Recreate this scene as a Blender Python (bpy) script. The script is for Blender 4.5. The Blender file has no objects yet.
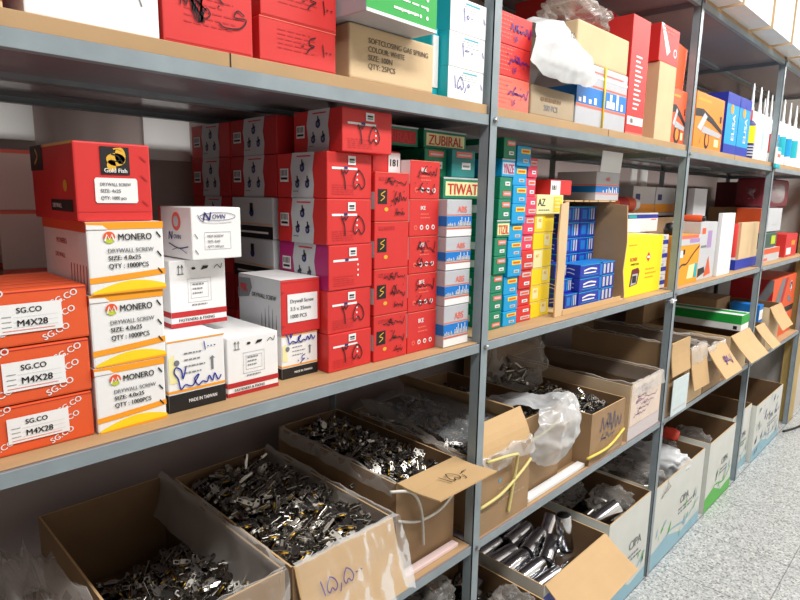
import bpy, bmesh, math, random
from mathutils import Vector, Matrix, noise

scene = bpy.context.scene
C = scene.collection
PI = math.pi

# ------------------------------------------------------------------ camera
cam_d = bpy.data.cameras.new('camera'); cam = bpy.data.objects.new('camera', cam_d); C.objects.link(cam)
cam_d.sensor_width = 36.0; cam_d.lens = 36.0 * 590 / 800; cam_d.clip_start = 0.02
cam.matrix_world = Matrix(((0.70145, 0.11214, -0.70384, 0.0000), (-0.71253, 0.13289, -0.68894, -0.8000), (0.01628, 0.98477, 0.17312, 1.5220), (0, 0, 0, 1)))
scene.camera = cam

# ------------------------------------------------------------------ world, lights, exposure
scene.view_settings.view_transform = 'Standard'; scene.view_settings.look = 'None'
scene.view_settings.gamma = 1.0; scene.view_settings.use_curve_mapping = False
scene.view_settings.exposure = 0.1
scene.cycles.use_denoising = True
scene.cycles.max_bounces = 8; scene.cycles.transparent_max_bounces = 16
world = bpy.data.worlds.new('daylight'); scene.world = world; world.use_nodes = True
world.node_tree.nodes['Background'].inputs[0].default_value = (0.93, 0.97, 1.0, 1)
world.node_tree.nodes['Background'].inputs[1].default_value = 0.1


def lamp(name, loc, sx, sy, watts, color=(1.0, 0.98, 0.95)):
    d = bpy.data.lights.new(name, 'AREA'); d.shape = 'RECTANGLE'; d.size = sx; d.size_y = sy
    d.energy = watts; d.color = color
    o = bpy.data.objects.new(name, d); C.objects.link(o); o.location = loc
    return o


for lx in (0.45, 2.05, 3.65, 5.25, 6.85):
    lamp('ceiling_lamp', (lx, -1.05, 2.93), 1.2, 0.3, 37)


# ------------------------------------------------------------------ materials
def lin(c):
    return tuple(((v / 255) / 12.92 if v / 255 <= 0.04045 else ((v / 255 + 0.055) / 1.055) ** 2.4) for v in c)


MATS = {}


def mat(name, rgb, rough=0.55, metal=0.0, var=0.0, vscale=30.0, bump=0.0, bscale=200.0, spec=0.5, stretch=None):
    if name in MATS:
        return MATS[name]
    m = bpy.data.materials.new(name); m.use_nodes = True
    nt = m.node_tree; b = nt.nodes['Principled BSDF']
    c = lin(rgb)
    b.inputs['Base Color'].default_value = (*c, 1); b.inputs['Roughness'].default_value = rough
    b.inputs['Metallic'].default_value = metal; b.inputs['Specular IOR Level'].default_value = spec
    if var or bump:
        tc = nt.nodes.new('ShaderNodeTexCoord'); mp = nt.nodes.new('ShaderNodeMapping')
        nt.links.new(tc.outputs['Object'], mp.inputs[0])
        if stretch: mp.inputs['Scale'].default_value = stretch
    if var:
        n = nt.nodes.new('ShaderNodeTexNoise'); n.inputs['Scale'].default_value = vscale; n.inputs['Detail'].default_value = 5
        nt.links.new(mp.outputs[0], n.inputs['Vector'])
        r = nt.nodes.new('ShaderNodeValToRGB')
        r.color_ramp.elements[0].position = 0.3; r.color_ramp.elements[1].position = 0.7
        r.color_ramp.elements[0].color = (*[max(0, v * (1 - var)) for v in c], 1)
        r.color_ramp.elements[1].color = (*[min(1, v * (1 + var)) for v in c], 1)
        nt.links.new(n.outputs['Fac'], r.inputs[0]); nt.links.new(r.outputs[0], b.inputs['Base Color'])
    if bump:
        n2 = nt.nodes.new('ShaderNodeTexNoise'); n2.inputs['Scale'].default_value = bscale; n2.inputs['Detail'].default_value = 3
        nt.links.new(mp.outputs[0], n2.inputs['Vector'])
        bp = nt.nodes.new('ShaderNodeBump'); bp.inputs['Strength'].default_value = bump; bp.inputs['Distance'].default_value = 0.002
        nt.links.new(n2.outputs['Fac'], bp.inputs['Height']); nt.links.new(bp.outputs[0], b.inputs['Normal'])
    MATS[name] = m
    return m


def P(name, rgb, rough=0.5):          # printed card: slight unevenness
    return mat(name, rgb, rough, var=0.03, vscale=14)


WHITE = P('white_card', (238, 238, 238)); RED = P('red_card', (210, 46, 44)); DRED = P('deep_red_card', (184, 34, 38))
ORANGE = P('orange_card', (228, 90, 42)); BLACK = P('black_ink', (22, 20, 22)); INK = P('pen_ink', (18, 14, 24), 0.4)
BLUEINK = P('blue_pen_ink', (30, 44, 150), 0.4); PURPLEINK = P('purple_pen_ink', (70, 30, 130), 0.4)
GREY = P('grey_print', (120, 122, 126)); LGREY = P('pale_grey_print', (196, 198, 202)); NAVY = P('navy_print', (38, 42, 110))
BLUE = P('blue_print', (10, 120, 205)); AMBER = P('amber_print', (246, 160, 28)); YEL = P('yellow_card', (248, 214, 24))
LIME = P('lime_print', (190, 205, 40)); GOLD = P('gold_print', (226, 176, 60), 0.3); PINK = P('pink_card', (226, 60, 92))
MAGENTA = P('magenta_card', (176, 34, 110)); GREEN = P('green_card', (14, 128, 92)); CYAN = P('cyan_card', (0, 156, 214))
VGREEN = P('vivid_green_card', (20, 160, 60)); TEAL = P('teal_card', (20, 176, 190)); DBLUE = P('dark_blue_card', (24, 52, 168))
SALMON = P('salmon_card', (240, 110, 92)); SILVER = P('silver_card', (186, 188, 194), 0.35); CREAM = P('cream_card', (240, 232, 170))
VYEL = P('vivid_yellow_card', (252, 232, 20)); DRILLO = P('drill_orange_card', (246, 138, 34)); MAROON = P('maroon_card', (110, 26, 38))
CARD = mat('brown_cardboard', (158, 128, 94), 0.75, var=0.10, vscale=9, bump=0.15, bscale=160)
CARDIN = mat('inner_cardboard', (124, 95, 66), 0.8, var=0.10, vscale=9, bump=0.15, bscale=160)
PALECARD = mat('pale_cardboard', (214, 186, 146), 0.75, var=0.06, vscale=9, bump=0.12, bscale=160)
FLAPCARD = mat('flap_cardboard', (200, 166, 120), 0.7, var=0.05, vscale=7, bump=0.12, bscale=160)
GREYCARD = mat('greyish_cardboard', (168, 150, 124), 0.75, var=0.10, vscale=9, bump=0.15, bscale=160)
EDGE = mat('cut_card_edge', (206, 170, 122), 0.85)
BOARD = mat('tan_fibreboard', (176, 144, 104), 0.75, var=0.10, vscale=5, bump=0.1, bscale=120, stretch=(1, 6, 1))
STEEL = mat('grey_painted_steel', (138, 150, 156), 0.38, 0.0, var=0.10, vscale=18, bump=0.08, bscale=60)
SHEET = mat('grey_sheet_steel', (150, 138, 146), 0.16, 0.0, var=0.04, vscale=3, spec=0.6)
BOLT = mat('zinc_bolt', (170, 172, 176), 0.35, 1.0)
NICKEL = mat('nickel_plate', (168, 164, 158), 0.27, 1.0, var=0.12, vscale=60)
DARKSTEEL = mat('dark_steel', (74, 70, 66), 0.35, 1.0)
BRASS = mat('brass', (214, 170, 70), 0.3, 1.0)
CHROME = mat('chrome', (236, 238, 242), 0.2, 1.0)
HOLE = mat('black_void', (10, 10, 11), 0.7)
BPLAST = mat('black_plastic', (22, 22, 24), 0.4)
WPLAST = mat('white_plastic', (236, 238, 240), 0.35)
STRAPY = mat('yellow_strap', (216, 202, 130), 0.35)
STRAPW = mat('white_strap', (214, 212, 204), 0.35)
WALLM = mat('mauve_grey_wall_paint', (166, 150, 146), 0.7, var=0.05, vscale=2)
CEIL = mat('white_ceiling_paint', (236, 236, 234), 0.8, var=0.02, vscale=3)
PALEW = mat('pale_wall_paint', (206, 202, 196), 0.8, var=0.04, vscale=2)


def film(name, alpha, rgb=(235, 238, 240), rough=0.18):
    if name in MATS: return MATS[name]
    m = bpy.data.materials.new(name); m.use_nodes = True; nt = m.node_tree
    nt.nodes.remove(nt.nodes['Principled BSDF']); out = nt.nodes['Material Output']
    tr = nt.nodes.new('ShaderNodeBsdfTransparent'); pb = nt.nodes.new('ShaderNodeBsdfPrincipled')
    pb.inputs['Base Color'].default_value = (*lin(rgb), 1); pb.inputs['Roughness'].default_value = rough
    pb.inputs['Specular IOR Level'].default_value = 0.8
    mx = nt.nodes.new('ShaderNodeMixShader'); fr = nt.nodes.new('ShaderNodeFresnel'); fr.inputs[0].default_value = 1.35
    mr = nt.nodes.new('ShaderNodeMapRange'); mr.inputs[1].default_value = 0.0; mr.inputs[2].default_value = 0.6
    mr.inputs[3].default_value = alpha; mr.inputs[4].default_value = min(1, alpha + 0.45)
    nt.links.new(fr.outputs[0], mr.inputs[0]); nt.links.new(mr.outputs[0], mx.inputs[0])
    nt.links.new(tr.outputs[0], mx.inputs[1]); nt.links.new(pb.outputs[0], mx.inputs[2]); nt.links.new(mx.outputs[0], out.inputs[0])
    MATS[name] = m
    return m


FILM = film('clear_film', 0.12); MILKY = film('milky_film', 0.80); HAZE = film('greyish_film', 0.13, (205, 200, 194))


def terrazzo():
    m = bpy.data.materials.new('grey_terrazzo'); m.use_nodes = True; nt = m.node_tree; b = nt.nodes['Principled BSDF']
    tc = nt.nodes.new('ShaderNodeTexCoord')
    v = nt.nodes.new('ShaderNodeTexVoronoi'); v.inputs['Scale'].default_value = 150
    v2 = nt.nodes.new('ShaderNodeTexNoise'); v2.inputs['Scale'].default_value = 90; v2.inputs['Detail'].default_value = 6
    nt.links.new(tc.outputs['Object'], v.inputs['Vector']); nt.links.new(tc.outputs['Object'], v2.inputs['Vector'])
    r = nt.nodes.new('ShaderNodeValToRGB'); r.color_ramp.interpolation = 'CONSTANT'
    e = r.color_ramp.elements; e[0].position = 0; e[0].color = (*lin((104, 106, 108)), 1)
    e[1].position = 0.15; e[1].color = (*lin((158, 162, 163)), 1)
    for p, c in ((0.38, (190, 193, 192)), (0.62, (174, 178, 178)), (0.84, (212, 213, 211))):
        q = e.new(p); q.color = (*lin(c), 1)
    sep = nt.nodes.new('ShaderNodeSeparateColor'); nt.links.new(v.outputs['Color'], sep.inputs[0]); nt.links.new(sep.outputs[0], r.inputs[0])
    mx = nt.nodes.new('ShaderNodeMix'); mx.data_type = 'RGBA'; mx.inputs[0].default_value = 0.28
    r2 = nt.nodes.new('ShaderNodeValToRGB'); r2.color_ramp.elements[0].position = 0.35; r2.color_ramp.elements[1].position = 0.65
    r2.color_ramp.elements[0].color = (*lin((104, 108, 110)), 1); r2.color_ramp.elements[1].color = (*lin((212, 213, 212)), 1)
    nt.links.new(v2.outputs['Fac'], r2.inputs[0]); nt.links.new(r.outputs[0], mx.inputs[6]); nt.links.new(r2.outputs[0], mx.inputs[7])
    br = nt.nodes.new('ShaderNodeTexBrick'); br.offset = 0.0; br.inputs['Scale'].default_value = 1.0
    br.inputs['Brick Width'].default_value = 0.4; br.inputs['Row Height'].default_value = 0.4; br.inputs['Mortar Size'].default_value = 0.0022
    for q in ('Color1', 'Color2'): br.inputs[q].default_value = (1, 1, 1, 1)
    br.inputs['Mortar'].default_value = (0.42, 0.42, 0.42, 1); nt.links.new(tc.outputs['Object'], br.inputs['Vector'])
    mj = nt.nodes.new('ShaderNodeMix'); mj.data_type = 'RGBA'; mj.blend_type = 'MULTIPLY'; mj.inputs[0].default_value = 1.0
    nt.links.new(mx.outputs[2], mj.inputs[6]); nt.links.new(br.outputs['Color'], mj.inputs[7])
    nt.links.new(mj.outputs[2], b.inputs['Base Color']); b.inputs['Roughness'].default_value = 0.32
    return m


TERRAZZO = terrazzo()

# ------------------------------------------------------------------ mesh helpers
rnd = random.Random(7)


class MB:
    """collects faces by material, links them as one mesh object"""
    def __init__(self):
        self.v = []; self.f = []; self.mi = []; self.sm = []; self.ms = []

    def _m(self, m):
        if m not in self.ms: self.ms.append(m)
        return self.ms.index(m)

    def add(self, verts, faces, m, smooth=False, M=None):
        o = len(self.v); k = self._m(m)
        self.v += [tuple(M @ Vector(p)) for p in verts] if M is not None else [tuple(p) for p in verts]
        for f in faces:
            self.f.append([i + o for i in f]); self.mi.append(k); self.sm.append(smooth)
        return self

    def box(self, x0, y0, z0, x1, y1, z1, m, M=None):
        v = [(x0, y0, z0), (x1, y0, z0), (x1, y1, z0), (x0, y1, z0), (x0, y0, z1), (x1, y0, z1), (x1, y1, z1), (x0, y1, z1)]
        return self.add(v, [(0, 3, 2, 1), (4, 5, 6, 7), (0, 1, 5, 4), (1, 2, 6, 5), (2, 3, 7, 6), (3, 0, 4, 7)], m, M=M)

    def bbox(self, x0, y0, z0, x1, y1, z1, m, bev=0.002, M=None, jit=0.0, seg=2):
        bm = bmesh.new(); bmesh.ops.create_cube(bm, size=1)
        for q in bm.verts:
            q.co = Vector((x0 if q.co.x < 0 else x1, y0 if q.co.y < 0 else y1, z0 if q.co.z < 0 else z1))
            if jit: q.co += Vector((rnd.uniform(-jit, jit), rnd.uniform(-jit, jit) * .3, 0))
        if bev: bmesh.ops.bevel(bm, geom=bm.edges[:], offset=bev, segments=seg, affect='EDGES', profile=0.6)
        bm.verts.index_update()
        self.add([q.co for q in bm.verts], [[q.index for q in f.verts] for f in bm.faces], m, M=M)
        bm.free(); return self

    def lathe(self, prof, m, n=20, M=None, cap=True, smooth=True):
        v = []; f = []
        for r, z in prof:
            for k in range(n): v.append((r * math.cos(2 * PI * k / n), r * math.sin(2 * PI * k / n), z))
        for j in range(len(prof) - 1):
            for k in range(n): f.append((j * n + k, j * n + (k + 1) % n, (j + 1) * n + (k + 1) % n, (j + 1) * n + k))
        self.add(v, f, m, smooth, M)
        if cap:
            self.add(v[:n], [list(range(n))[::-1]], m, False, M); self.add(v[-n:], [list(range(n))], m, False, M)
        return self

    def tube(self, pts, r, m, n=8, M=None):
        pts = [Vector(p) for p in pts]; v = []; f = []
        for i, p in enumerate(pts):
            t = (pts[min(i + 1, len(pts) - 1)] - pts[max(i - 1, 0)]).normalized()
            a = t.orthogonal().normalized() if i == 0 else (a - t * a.dot(t)).normalized()
            b = t.cross(a)
            for k in range(n):
                v.append(p + r * (a * math.cos(2 * PI * k / n) + b * math.sin(2 * PI * k / n)))
        for j in range(len(pts) - 1):
            for k in range(n): f.append((j * n + k, j * n + (k + 1) % n, (j + 1) * n + (k + 1) % n, (j + 1) * n + k))
        f.append(list(range(n))[::-1]); f.append([len(v) - n + k for k in range(n)])
        return self.add(v, f, m, True, M)

    def mesh(self, name):
        me = bpy.data.meshes.new(name); me.from_pydata(self.v, [], self.f)
        for m in self.ms: me.materials.append(m)
        me.polygons.foreach_set('material_index', self.mi); me.polygons.foreach_set('use_smooth', self.sm)
        me.update(); return me

    def build(self, name, parent=None, loc=None, rz=0.0):
        o = bpy.data.objects.new(name, self.mesh(name)); C.objects.link(o)
        if loc is not None: o.location = loc
        if rz: o.rotation_euler = (0, 0, rz)
        if parent is not None: o.parent = parent
        return o


def tag(o, label, cat, group=None, kind=None):
    o['label'] = label; o['category'] = cat
    if group: o['group'] = group
    if kind: o['kind'] = kind
    return o


def structure(o):
    o['kind'] = 'structure'; return o


def empty(name, loc=(0, 0, 0), rz=0.0):
    o = bpy.data.objects.new(name, None); C.objects.link(o); o.location = loc; o.rotation_euler = (0, 0, rz)
    o.empty_display_size = 0.05
    return o


def dup(o, loc, label, rz=None, group=None):
    c = o.copy(); C.objects.link(c); c.location = loc
    if rz is not None: c.rotation_euler = (0, 0, rz)
    c['label'] = label
    if group: c['group'] = group
    for ch in list(o.children):
        d = ch.copy(); C.objects.link(d); d.parent = c
        for g in list(ch.children):
            e = g.copy(); C.objects.link(e); e.parent = d
    return c


_text = {}; TEXTN = {}


def text_mesh(s):
    """flat letter outlines of a string, cap height 1, starting at x = 0"""
    if s in _text: return _text[s]
    cu = bpy.data.curves.new('t', 'FONT'); cu.body = s; cu.size = 1.37; cu.resolution_u = 3
    ob = bpy.data.objects.new('t', cu); C.objects.link(ob)
    dg = bpy.context.evaluated_depsgraph_get(); me = bpy.data.meshes.new_from_object(ob.evaluated_get(dg))
    v = [(q.co.x, q.co.y) for q in me.vertices]; f = [list(p.vertices) for p in me.polygons]
    x0 = min([p[0] for p in v] or [0]); w = max([p[0] for p in v] or [0.1]) - x0
    n0 = len(v); v = [(p[0] - x0 + s, p[1]) for s in (0.0, -0.03, 0.03) for p in v]; f = [[i + n0 * k for i in q] for k in range(3) for q in f]
    bpy.data.objects.remove(ob); bpy.data.curves.remove(cu); bpy.data.meshes.remove(me)
    _text[s] = (v, f, w); TEXTN[s] = n0; return _text[s]


def smooth_line(pts, n=5):
    if len(pts) < 3: return pts
    out = []; p = [pts[0]] + list(pts) + [pts[-1]]
    for i in range(1, len(p) - 2):
        for k in range(n):
            t = k / n
            out.append(tuple(0.5 * (2 * p[i][j] + (p[i + 1][j] - p[i - 1][j]) * t + (2 * p[i - 1][j] - 5 * p[i][j] + 4 * p[i + 1][j] - p[i + 2][j]) * t * t
                                    + (3 * p[i][j] - p[i - 1][j] - 3 * p[i + 1][j] + p[i + 2][j]) * t ** 3) for j in range(len(pts[0]))))
    out.append(pts[-1]); return out


class Art:
    """flat print, stickers and pen strokes on the faces of a w x d x h box whose origin is its front bottom corner.
    F front (u along +x), L side facing -x (u from the rear to the front), T top"""
    def __init__(self, w, d, h):
        self.w, self.d, self.h = w, d, h; self.off = 0.0006

    def size(self, face):
        return {'F': (self.w, self.h), 'L': (self.d, self.h), 'T': (self.w, self.d), 'R': (self.d, self.h)}[face]

    def pt(self, face, u, v, off):
        if face == 'F': return (u * self.w, -off, v * self.h)
        if face == 'L': return (-off, (1 - u) * self.d, v * self.h)
        if face == 'R': return (self.w + off, u * self.d, v * self.h)
        return (u * self.w, v * self.d, self.h + off)

    def poly(self, mb, face, pts, m, k=1):
        mb.add([self.pt(face, u, v, self.off * k) for u, v in pts], [list(range(len(pts)))], m)

    def rect(self, mb, face, u0, v0, u1, v1, m, k=1):
        self.poly(mb, face, [(u0, v0), (u1, v0), (u1, v1), (u0, v1)], m, k)

    def ell(self, mb, face, u, v, r, m, k=1, ry=None, n=18, a0=0.0, a1=2 * PI):
        """r in metres"""
        W, H = self.size(face); ry = ry or r
        self.poly(mb, face, [(u + r / W * math.cos(a0 + (a1 - a0) * i / n), v + ry / H * math.sin(a0 + (a1 - a0) * i / n)) for i in range(n if a1 - a0 > 6.2 else n + 1)], m, k)

    def outline(self, mb, face, u0, v0, u1, v1, m, t=0.0008, k=1):
        W, H = self.size(face); a, b = t / W, t / H
        for q in ((u0, v0, u1, v0 + b), (u0, v1 - b, u1, v1), (u0, v0, u0 + a, v1), (u1 - a, v0, u1, v1)): self.rect(mb, face, *q, m, k)

    def text(self, mb, face, s, u, v, hv, m, k=2, wmax=None, rot=0.0, center=False, slant=0.0, wide=1.0):
        """baseline start at (u, v), cap height hv of the face height, at most wmax of its width"""
        W, H = self.size(face); vs, fs, tw = text_mesh(s)
        ch = hv * H; sx = ch * wide
        if wmax and tw * sx > wmax * W: sx = wmax * W / tw
        cx = tw * sx / 2 if center else 0
        c, sn = math.cos(rot), math.sin(rot)
        out = []
        n0 = TEXTN[s]
        for i_, (x, y) in enumerate(vs):
            a = x * sx - cx + slant * y * ch; b = y * ch
            out.append(self.pt(face, u + (a * c - b * sn) / W, v + (a * sn + b * c) / H, self.off * k + (i_ // n0) * 0.00012))
        mb.add(out, fs, m)

    def stroke(self, mb, face, pts, m, t=0.0016, k=3, curve=True):
        W, H = self.size(face)
        if curve: pts = smooth_line(pts)
        q = [Vector((u * W, v * H)) for u, v in pts]; L = []; R = []
        for i, p in enumerate(q):
            d = (q[min(i + 1, len(q) - 1)] - q[max(i - 1, 0)])
            d = d.normalized() if d.length > 1e-9 else Vector((1, 0))
            nrm = Vector((-d.y, d.x)) * t / 2
            L.append(p + nrm); R.append(p - nrm)
        vs = [self.pt(face, p.x / W, p.y / H, self.off * k) for p in L + R]; n = len(q)
        mb.add(vs, [(i, i + 1, n + i + 1, n + i) for i in range(n - 1)], m)

    def lines(self, mb, face, u0, v0, u1, v1, n, m, frac=0.35, k=2, seed=1):
        """small print: rows of word-length dashes"""
        r = random.Random(seed)
        for i in range(n):
            y1 = v1 - (v1 - v0) * i / n; y0 = y1 - (v1 - v0) / n * frac; u = u0; end = u1 - (u1 - u0) * r.uniform(0, 0.35)
            while u < end:
                w = (u1 - u0) * r.uniform(0.08, 0.2); self.rect(mb, face, u, y0, min(u + w, end), y1, m, k); u += w + (u1 - u0) * 0.04

    def script(self, mb, face, u0, v0, u1, v1, m, seed, t=0.0018, k=3):
        """a hand-written word: joined loops along a sagging line with a long tail and dots"""
        r = random.Random(seed); n = r.randint(4, 6); pts = []
        for i in range(n):
            a = u1 - (u1 - u0) * i / n; b = u1 - (u1 - u0) * (i + 0.6) / n
            hgt = r.choice((0.35, 0.55, 0.95)); lo = r.choice((0.2, 0.3, 0.0))
            pts += [(a, v0 + (v1 - v0) * hgt), ((a + b) / 2, v0 + (v1 - v0) * lo), (b, v0 + (v1 - v0) * (lo + 0.12))]
        self.stroke(mb, face, pts, m, t, k)
        x = u0 + (u1 - u0) * r.uniform(0.2, 0.5)
        self.stroke(mb, face, [(x, v1), (x - (u1 - u0) * 0.12, v0 + (v1 - v0) * 0.5), (x + (u1 - u0) * 0.1, v0 + (v1 - v0) * 0.3)], m, t, k)
        for i in range(r.randint(2, 4)):
            self.ell(mb, face, r.uniform(u0, u1), r.choice((v1, v0 - (v1 - v0) * 0.1)), t * 0.7, m, k, n=6)


def numerals(A, mb, face, s, u, v, hv, m, t=0.0018, k=3, adv=None):
    """hand-written Persian digits and marks; s of 1 5 3 0 , - written in reading order"""
    W, H = A.size(face); ch = hv * H; su = ch / W; sv = hv
    G = {'1': ([[(0.2, 1), (0.28, 0.5), (0.34, 0)]], 0.5),
         '5': ([[(0.45, 1), (0.2, 0.66), (0.08, 0.28), (0.22, 0.02), (0.44, 0.26), (0.66, 0.0), (0.88, 0.26), (0.78, 0.66), (0.56, 0.9), (0.4, 0.96)]], 1.0),
         '3': ([[(0.0, 1), (0.08, 0.8), (0.22, 0.92), (0.30, 0.78), (0.48, 0.98)], [(0.08, 0.8), (0.22, 0.45), (0.26, -0.05)]], 0.75),
         '0': ([[(0.2, 0.55), (0.08, 0.4), (0.2, 0.25), (0.34, 0.4), (0.2, 0.55)]], 0.5),
         '.': ([[(0.1, 0.42), (0.2, 0.36), (0.26, 0.42)]], 0.4),
         ',': ([[(0.2, 0.25), (0.12, -0.05), (0.0, -0.25)]], 0.35),
         '-': ([[(0.0, 0.45), (0.25, 0.5), (0.55, 0.48)]], 0.7),
         'y': ([[(0.75, 1), (0.35, 0.85), (0.3, 0.55), (0.65, 0.5), (0.3, 0.3), (0.05, 0.0)]], 0.9)}
    x = 0.0
    for c in s:
        strokes, a = G[c]
        for st in strokes: A.stroke(mb, face, [(u + (x + p[0]) * su, v + p[1] * sv) for p in st], m, t, k)
        x += a if adv is None else adv


def pack(name, label, cat, x, y, z, w, d, h, body, art=None, rz=0.0, group=None, bev=0.002, lid=None, jit=0.0002):
    """a closed carton: one printed body mesh, stickers and pen marks as child parts"""
    A = Art(w, d, h); mb = MB(); mb.bbox(0, 0, 0, w, d, h, body, bev, jit=jit)
    parts = []

    def part(pname, plabel=None):
        q = MB(); parts.append((pname, plabel, q)); return q
    if art: art(A, mb, part)
    o = mb.build(name, loc=(x, y, z), rz=rz)
    tag(o, label, cat, group)
    for pn, pl, q in parts:
        if q.f:
            c = q.build(pn, o)
            if pl: c['label'] = pl
    return o


def open_carton(name, label, x0, x1, y0, y1, z0, h, outer, inner, flaps=(), t=0.004, art=None, group=None, cat='carton', tilt=0.0, front_drop=0.0):
    """four corrugated walls and a bottom; flaps (side, length, angle from straight up, swing of the free edge) are child parts"""
    w, d = x1 - x0, y1 - y0; mb = MB()

    def wall(a, b, zt0, zt1, nx, ny):       # outer face a->b, thickness inward (nx, ny)
        (ax, ay), (bx, by) = a, b
        v = [(ax, ay, 0), (bx, by, 0), (bx, by, zt1), (ax, ay, zt0)]
        w_ = [(p[0] + nx * t, p[1] + ny * t, p[2]) for p in v]
        mb.add(v, [(0, 1, 2, 3)], outer); mb.add(w_, [(3, 2, 1, 0)], inner)
        mb.add([v[3], v[2], w_[2], w_[3]], [(0, 1, 2, 3)], EDGE)
    hf = h - front_drop
    wall((0, 0), (w, 0), hf, hf, 0, 1); wall((w, 0), (w, d), hf, h, -1, 0); wall((w, d), (0, d), h, h, 0, -1); wall((0, d), (0, 0), h, hf, 1, 0)
    mb.box(t, t, 0, w - t, d - t, t, inner)
    A = Art(w, d, h); parts = []

    def part(pname, plabel=None):
        q = MB(); parts.append((pname, plabel, q)); return q
    if art: art(A, mb, part)
    o = mb.build(name, loc=(x0, y0, z0)); tag(o, label, cat, group)
    for pn, pl, q in parts:
        if q.f:
            c = q.build(pn, o)
            if pl: c['label'] = pl
    for fl in flaps:
        side, ln, ang = fl[:3]; sh = fl[3] if len(fl) > 3 else 0.0; fart = fl[4] if len(fl) > 4 else None
        a = math.radians(ang)
        if side == 'F': org, ux, out, wd, zz = Vector((0, 0, hf)), Vector((1, 0, 0)), Vector((0, -1, 0)), w, hf
        elif side == 'B': org, ux, out, wd = Vector((w, d, h)), Vector((-1, 0, 0)), Vector((0, 1, 0)), w
        elif side == 'L': org, ux, out, wd = Vector((0, d, h)), Vector((0, -1, 0)), Vector((-1, 0, 0)), d
        else: org, ux, out, wd = Vector((w, 0, h)), Vector((0, 1, 0)), Vector((1, 0, 0)), d
        dv = out * math.sin(a) + Vector((0, 0, 1)) * math.cos(a); nr = ux.cross(dv)
        fm = MB(); r2 = random.Random(int(wd * 1e4)); nseg = 5; vs = []
        for i in range(nseg + 1):
            for j in range(2):
                s = i / nseg; bow = 0.003 * math.sin(s * PI * 1.3)
                p = org + ux * (wd * (0.01 + 0.98 * j) + sh * s) + dv * (ln * s + (r2.uniform(-.004, .004) if i == nseg else 0)) + nr * bow
                vs.append(p)
        n2 = len(vs); vs2 = [p + nr * -0.0035 for p in vs]
        qa = [(2 * i, 2 * i + 1, 2 * i + 3, 2 * i + 2) for i in range(nseg)]
        fm.add(vs, qa, FLAPCARD); fm.add(vs2, [q[::-1] for q in qa], FLAPCARD)
        rim = [2 * i for i in range(nseg + 1)] + [2 * i + 1 for i in range(nseg, -1, -1)]
        fm.add(vs + vs2, [(rim[i], rim[(i + 1) % len(rim)], rim[(i + 1) % len(rim)] + n2, rim[i] + n2) for i in range(len(rim))], EDGE)
        fo = fm.build('flap', o)
        if fart:
            B = Art(wd, 0.01, ln); pm = MB(); fart(B, pm)
            # the pen marks lie on the flap face turned to the room: u along the hinge, v from the free edge to the hinge
            Mx = Matrix.Identity(4)
            face_n = nr if ang < 100 else -nr
            face_n = face_n if face_n.dot(Vector((0, -1, 0.9))) > 0 else -face_n
            vv = []
            for (px, py, pz) in pm.v:
                s = 1 - pz / ln
                vv.append(tuple(org + ux * (px + sh * s) + dv * (ln * s) + face_n * (0.0042 - py)))
            pm.v = vv; pm.build('handwriting', fo)
    return o


def lump(mb, cx, cy, cz, rx, ry, rz_, m, seed, rough=0.25, sharp=2.2, sub=4, floor=None):
    """crumpled bag: a sphere pushed about by creased noise"""
    bm = bmesh.new(); bmesh.ops.create_icosphere(bm, subdivisions=sub, radius=1)
    off = Vector((seed * 3.1, seed * 1.7, seed * 0.9))
    for q in bm.verts:
        p = q.co.copy()
        a1 = 1 - abs(noise.noise(p * sharp * 0.7 + off)) * 2; a2 = 1 - abs(noise.noise(p * sharp * 1.9 - off)) * 2
        n = max(0, a1) ** 2 * 0.8 + max(0, a2) ** 3 * 0.35 - 0.5
        s = Vector((math.copysign(abs(p.x) ** 0.75, p.x), math.copysign(abs(p.y) ** 0.75, p.y), math.copysign(abs(p.z) ** 0.75, p.z)))
        p = s * (1 + rough * n)
        q.co = Vector((cx + p.x * rx, cy + p.y * ry, cz + p.z * rz_))
        if floor is not None: q.co.z = max(q.co.z, floor)
    bm.verts.index_update()
    mb.add([q.co for q in bm.verts], [[q.index for q in f.verts] for f in bm.faces], m, True); bm.free()


def sheet(mb, rows, m, seed, amp=0.006, nu=24, nv=16, freq=14.0):
    """crumpled film over a coarse grid of control points"""
    R, K = len(rows), len(rows[0]); v = []
    off = Vector((seed * 1.3, seed * 2.9, seed * 0.7))
    for i in range(nv + 1):
        a = i / nv * (R - 1); i0 = min(int(a), R - 2); fa = a - i0
        for j in range(nu + 1):
            b = j / nu * (K - 1); j0 = min(int(b), K - 2); fb = b - j0
            p = (Vector(rows[i0][j0]) * (1 - fa) * (1 - fb) + Vector(rows[i0 + 1][j0]) * fa * (1 - fb)
                 + Vector(rows[i0][j0 + 1]) * (1 - fa) * fb + Vector(rows[i0 + 1][j0 + 1]) * fa * fb)
            n = noise.noise_vector(p * freq + off) + noise.noise_vector(p * freq * 2.7 + off) * 0.6
            v.append(p + n * amp)
    f = [(i * (nu + 1) + j, i * (nu + 1) + j + 1, (i + 1) * (nu + 1) + j + 1, (i + 1) * (nu + 1) + j) for i in range(nv) for j in range(nu)]
    mb.add(v, f, m, True)


ORD = ('lowest', 'second lowest', 'third lowest', 'fourth lowest', 'fifth lowest', 'sixth lowest', 'seventh lowest', 'eighth lowest', 'ninth lowest', 'tenth lowest')


def level(i, n):
    return 'topmost' if i == n - 1 else ORD[i]

# ------------------------------------------------------------------ the room
def slab(name, x0, y0, z0, x1, y1, z1, m):
    return structure(MB().box(x0, y0, z0, x1, y1, z1, m).build(name))


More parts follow.
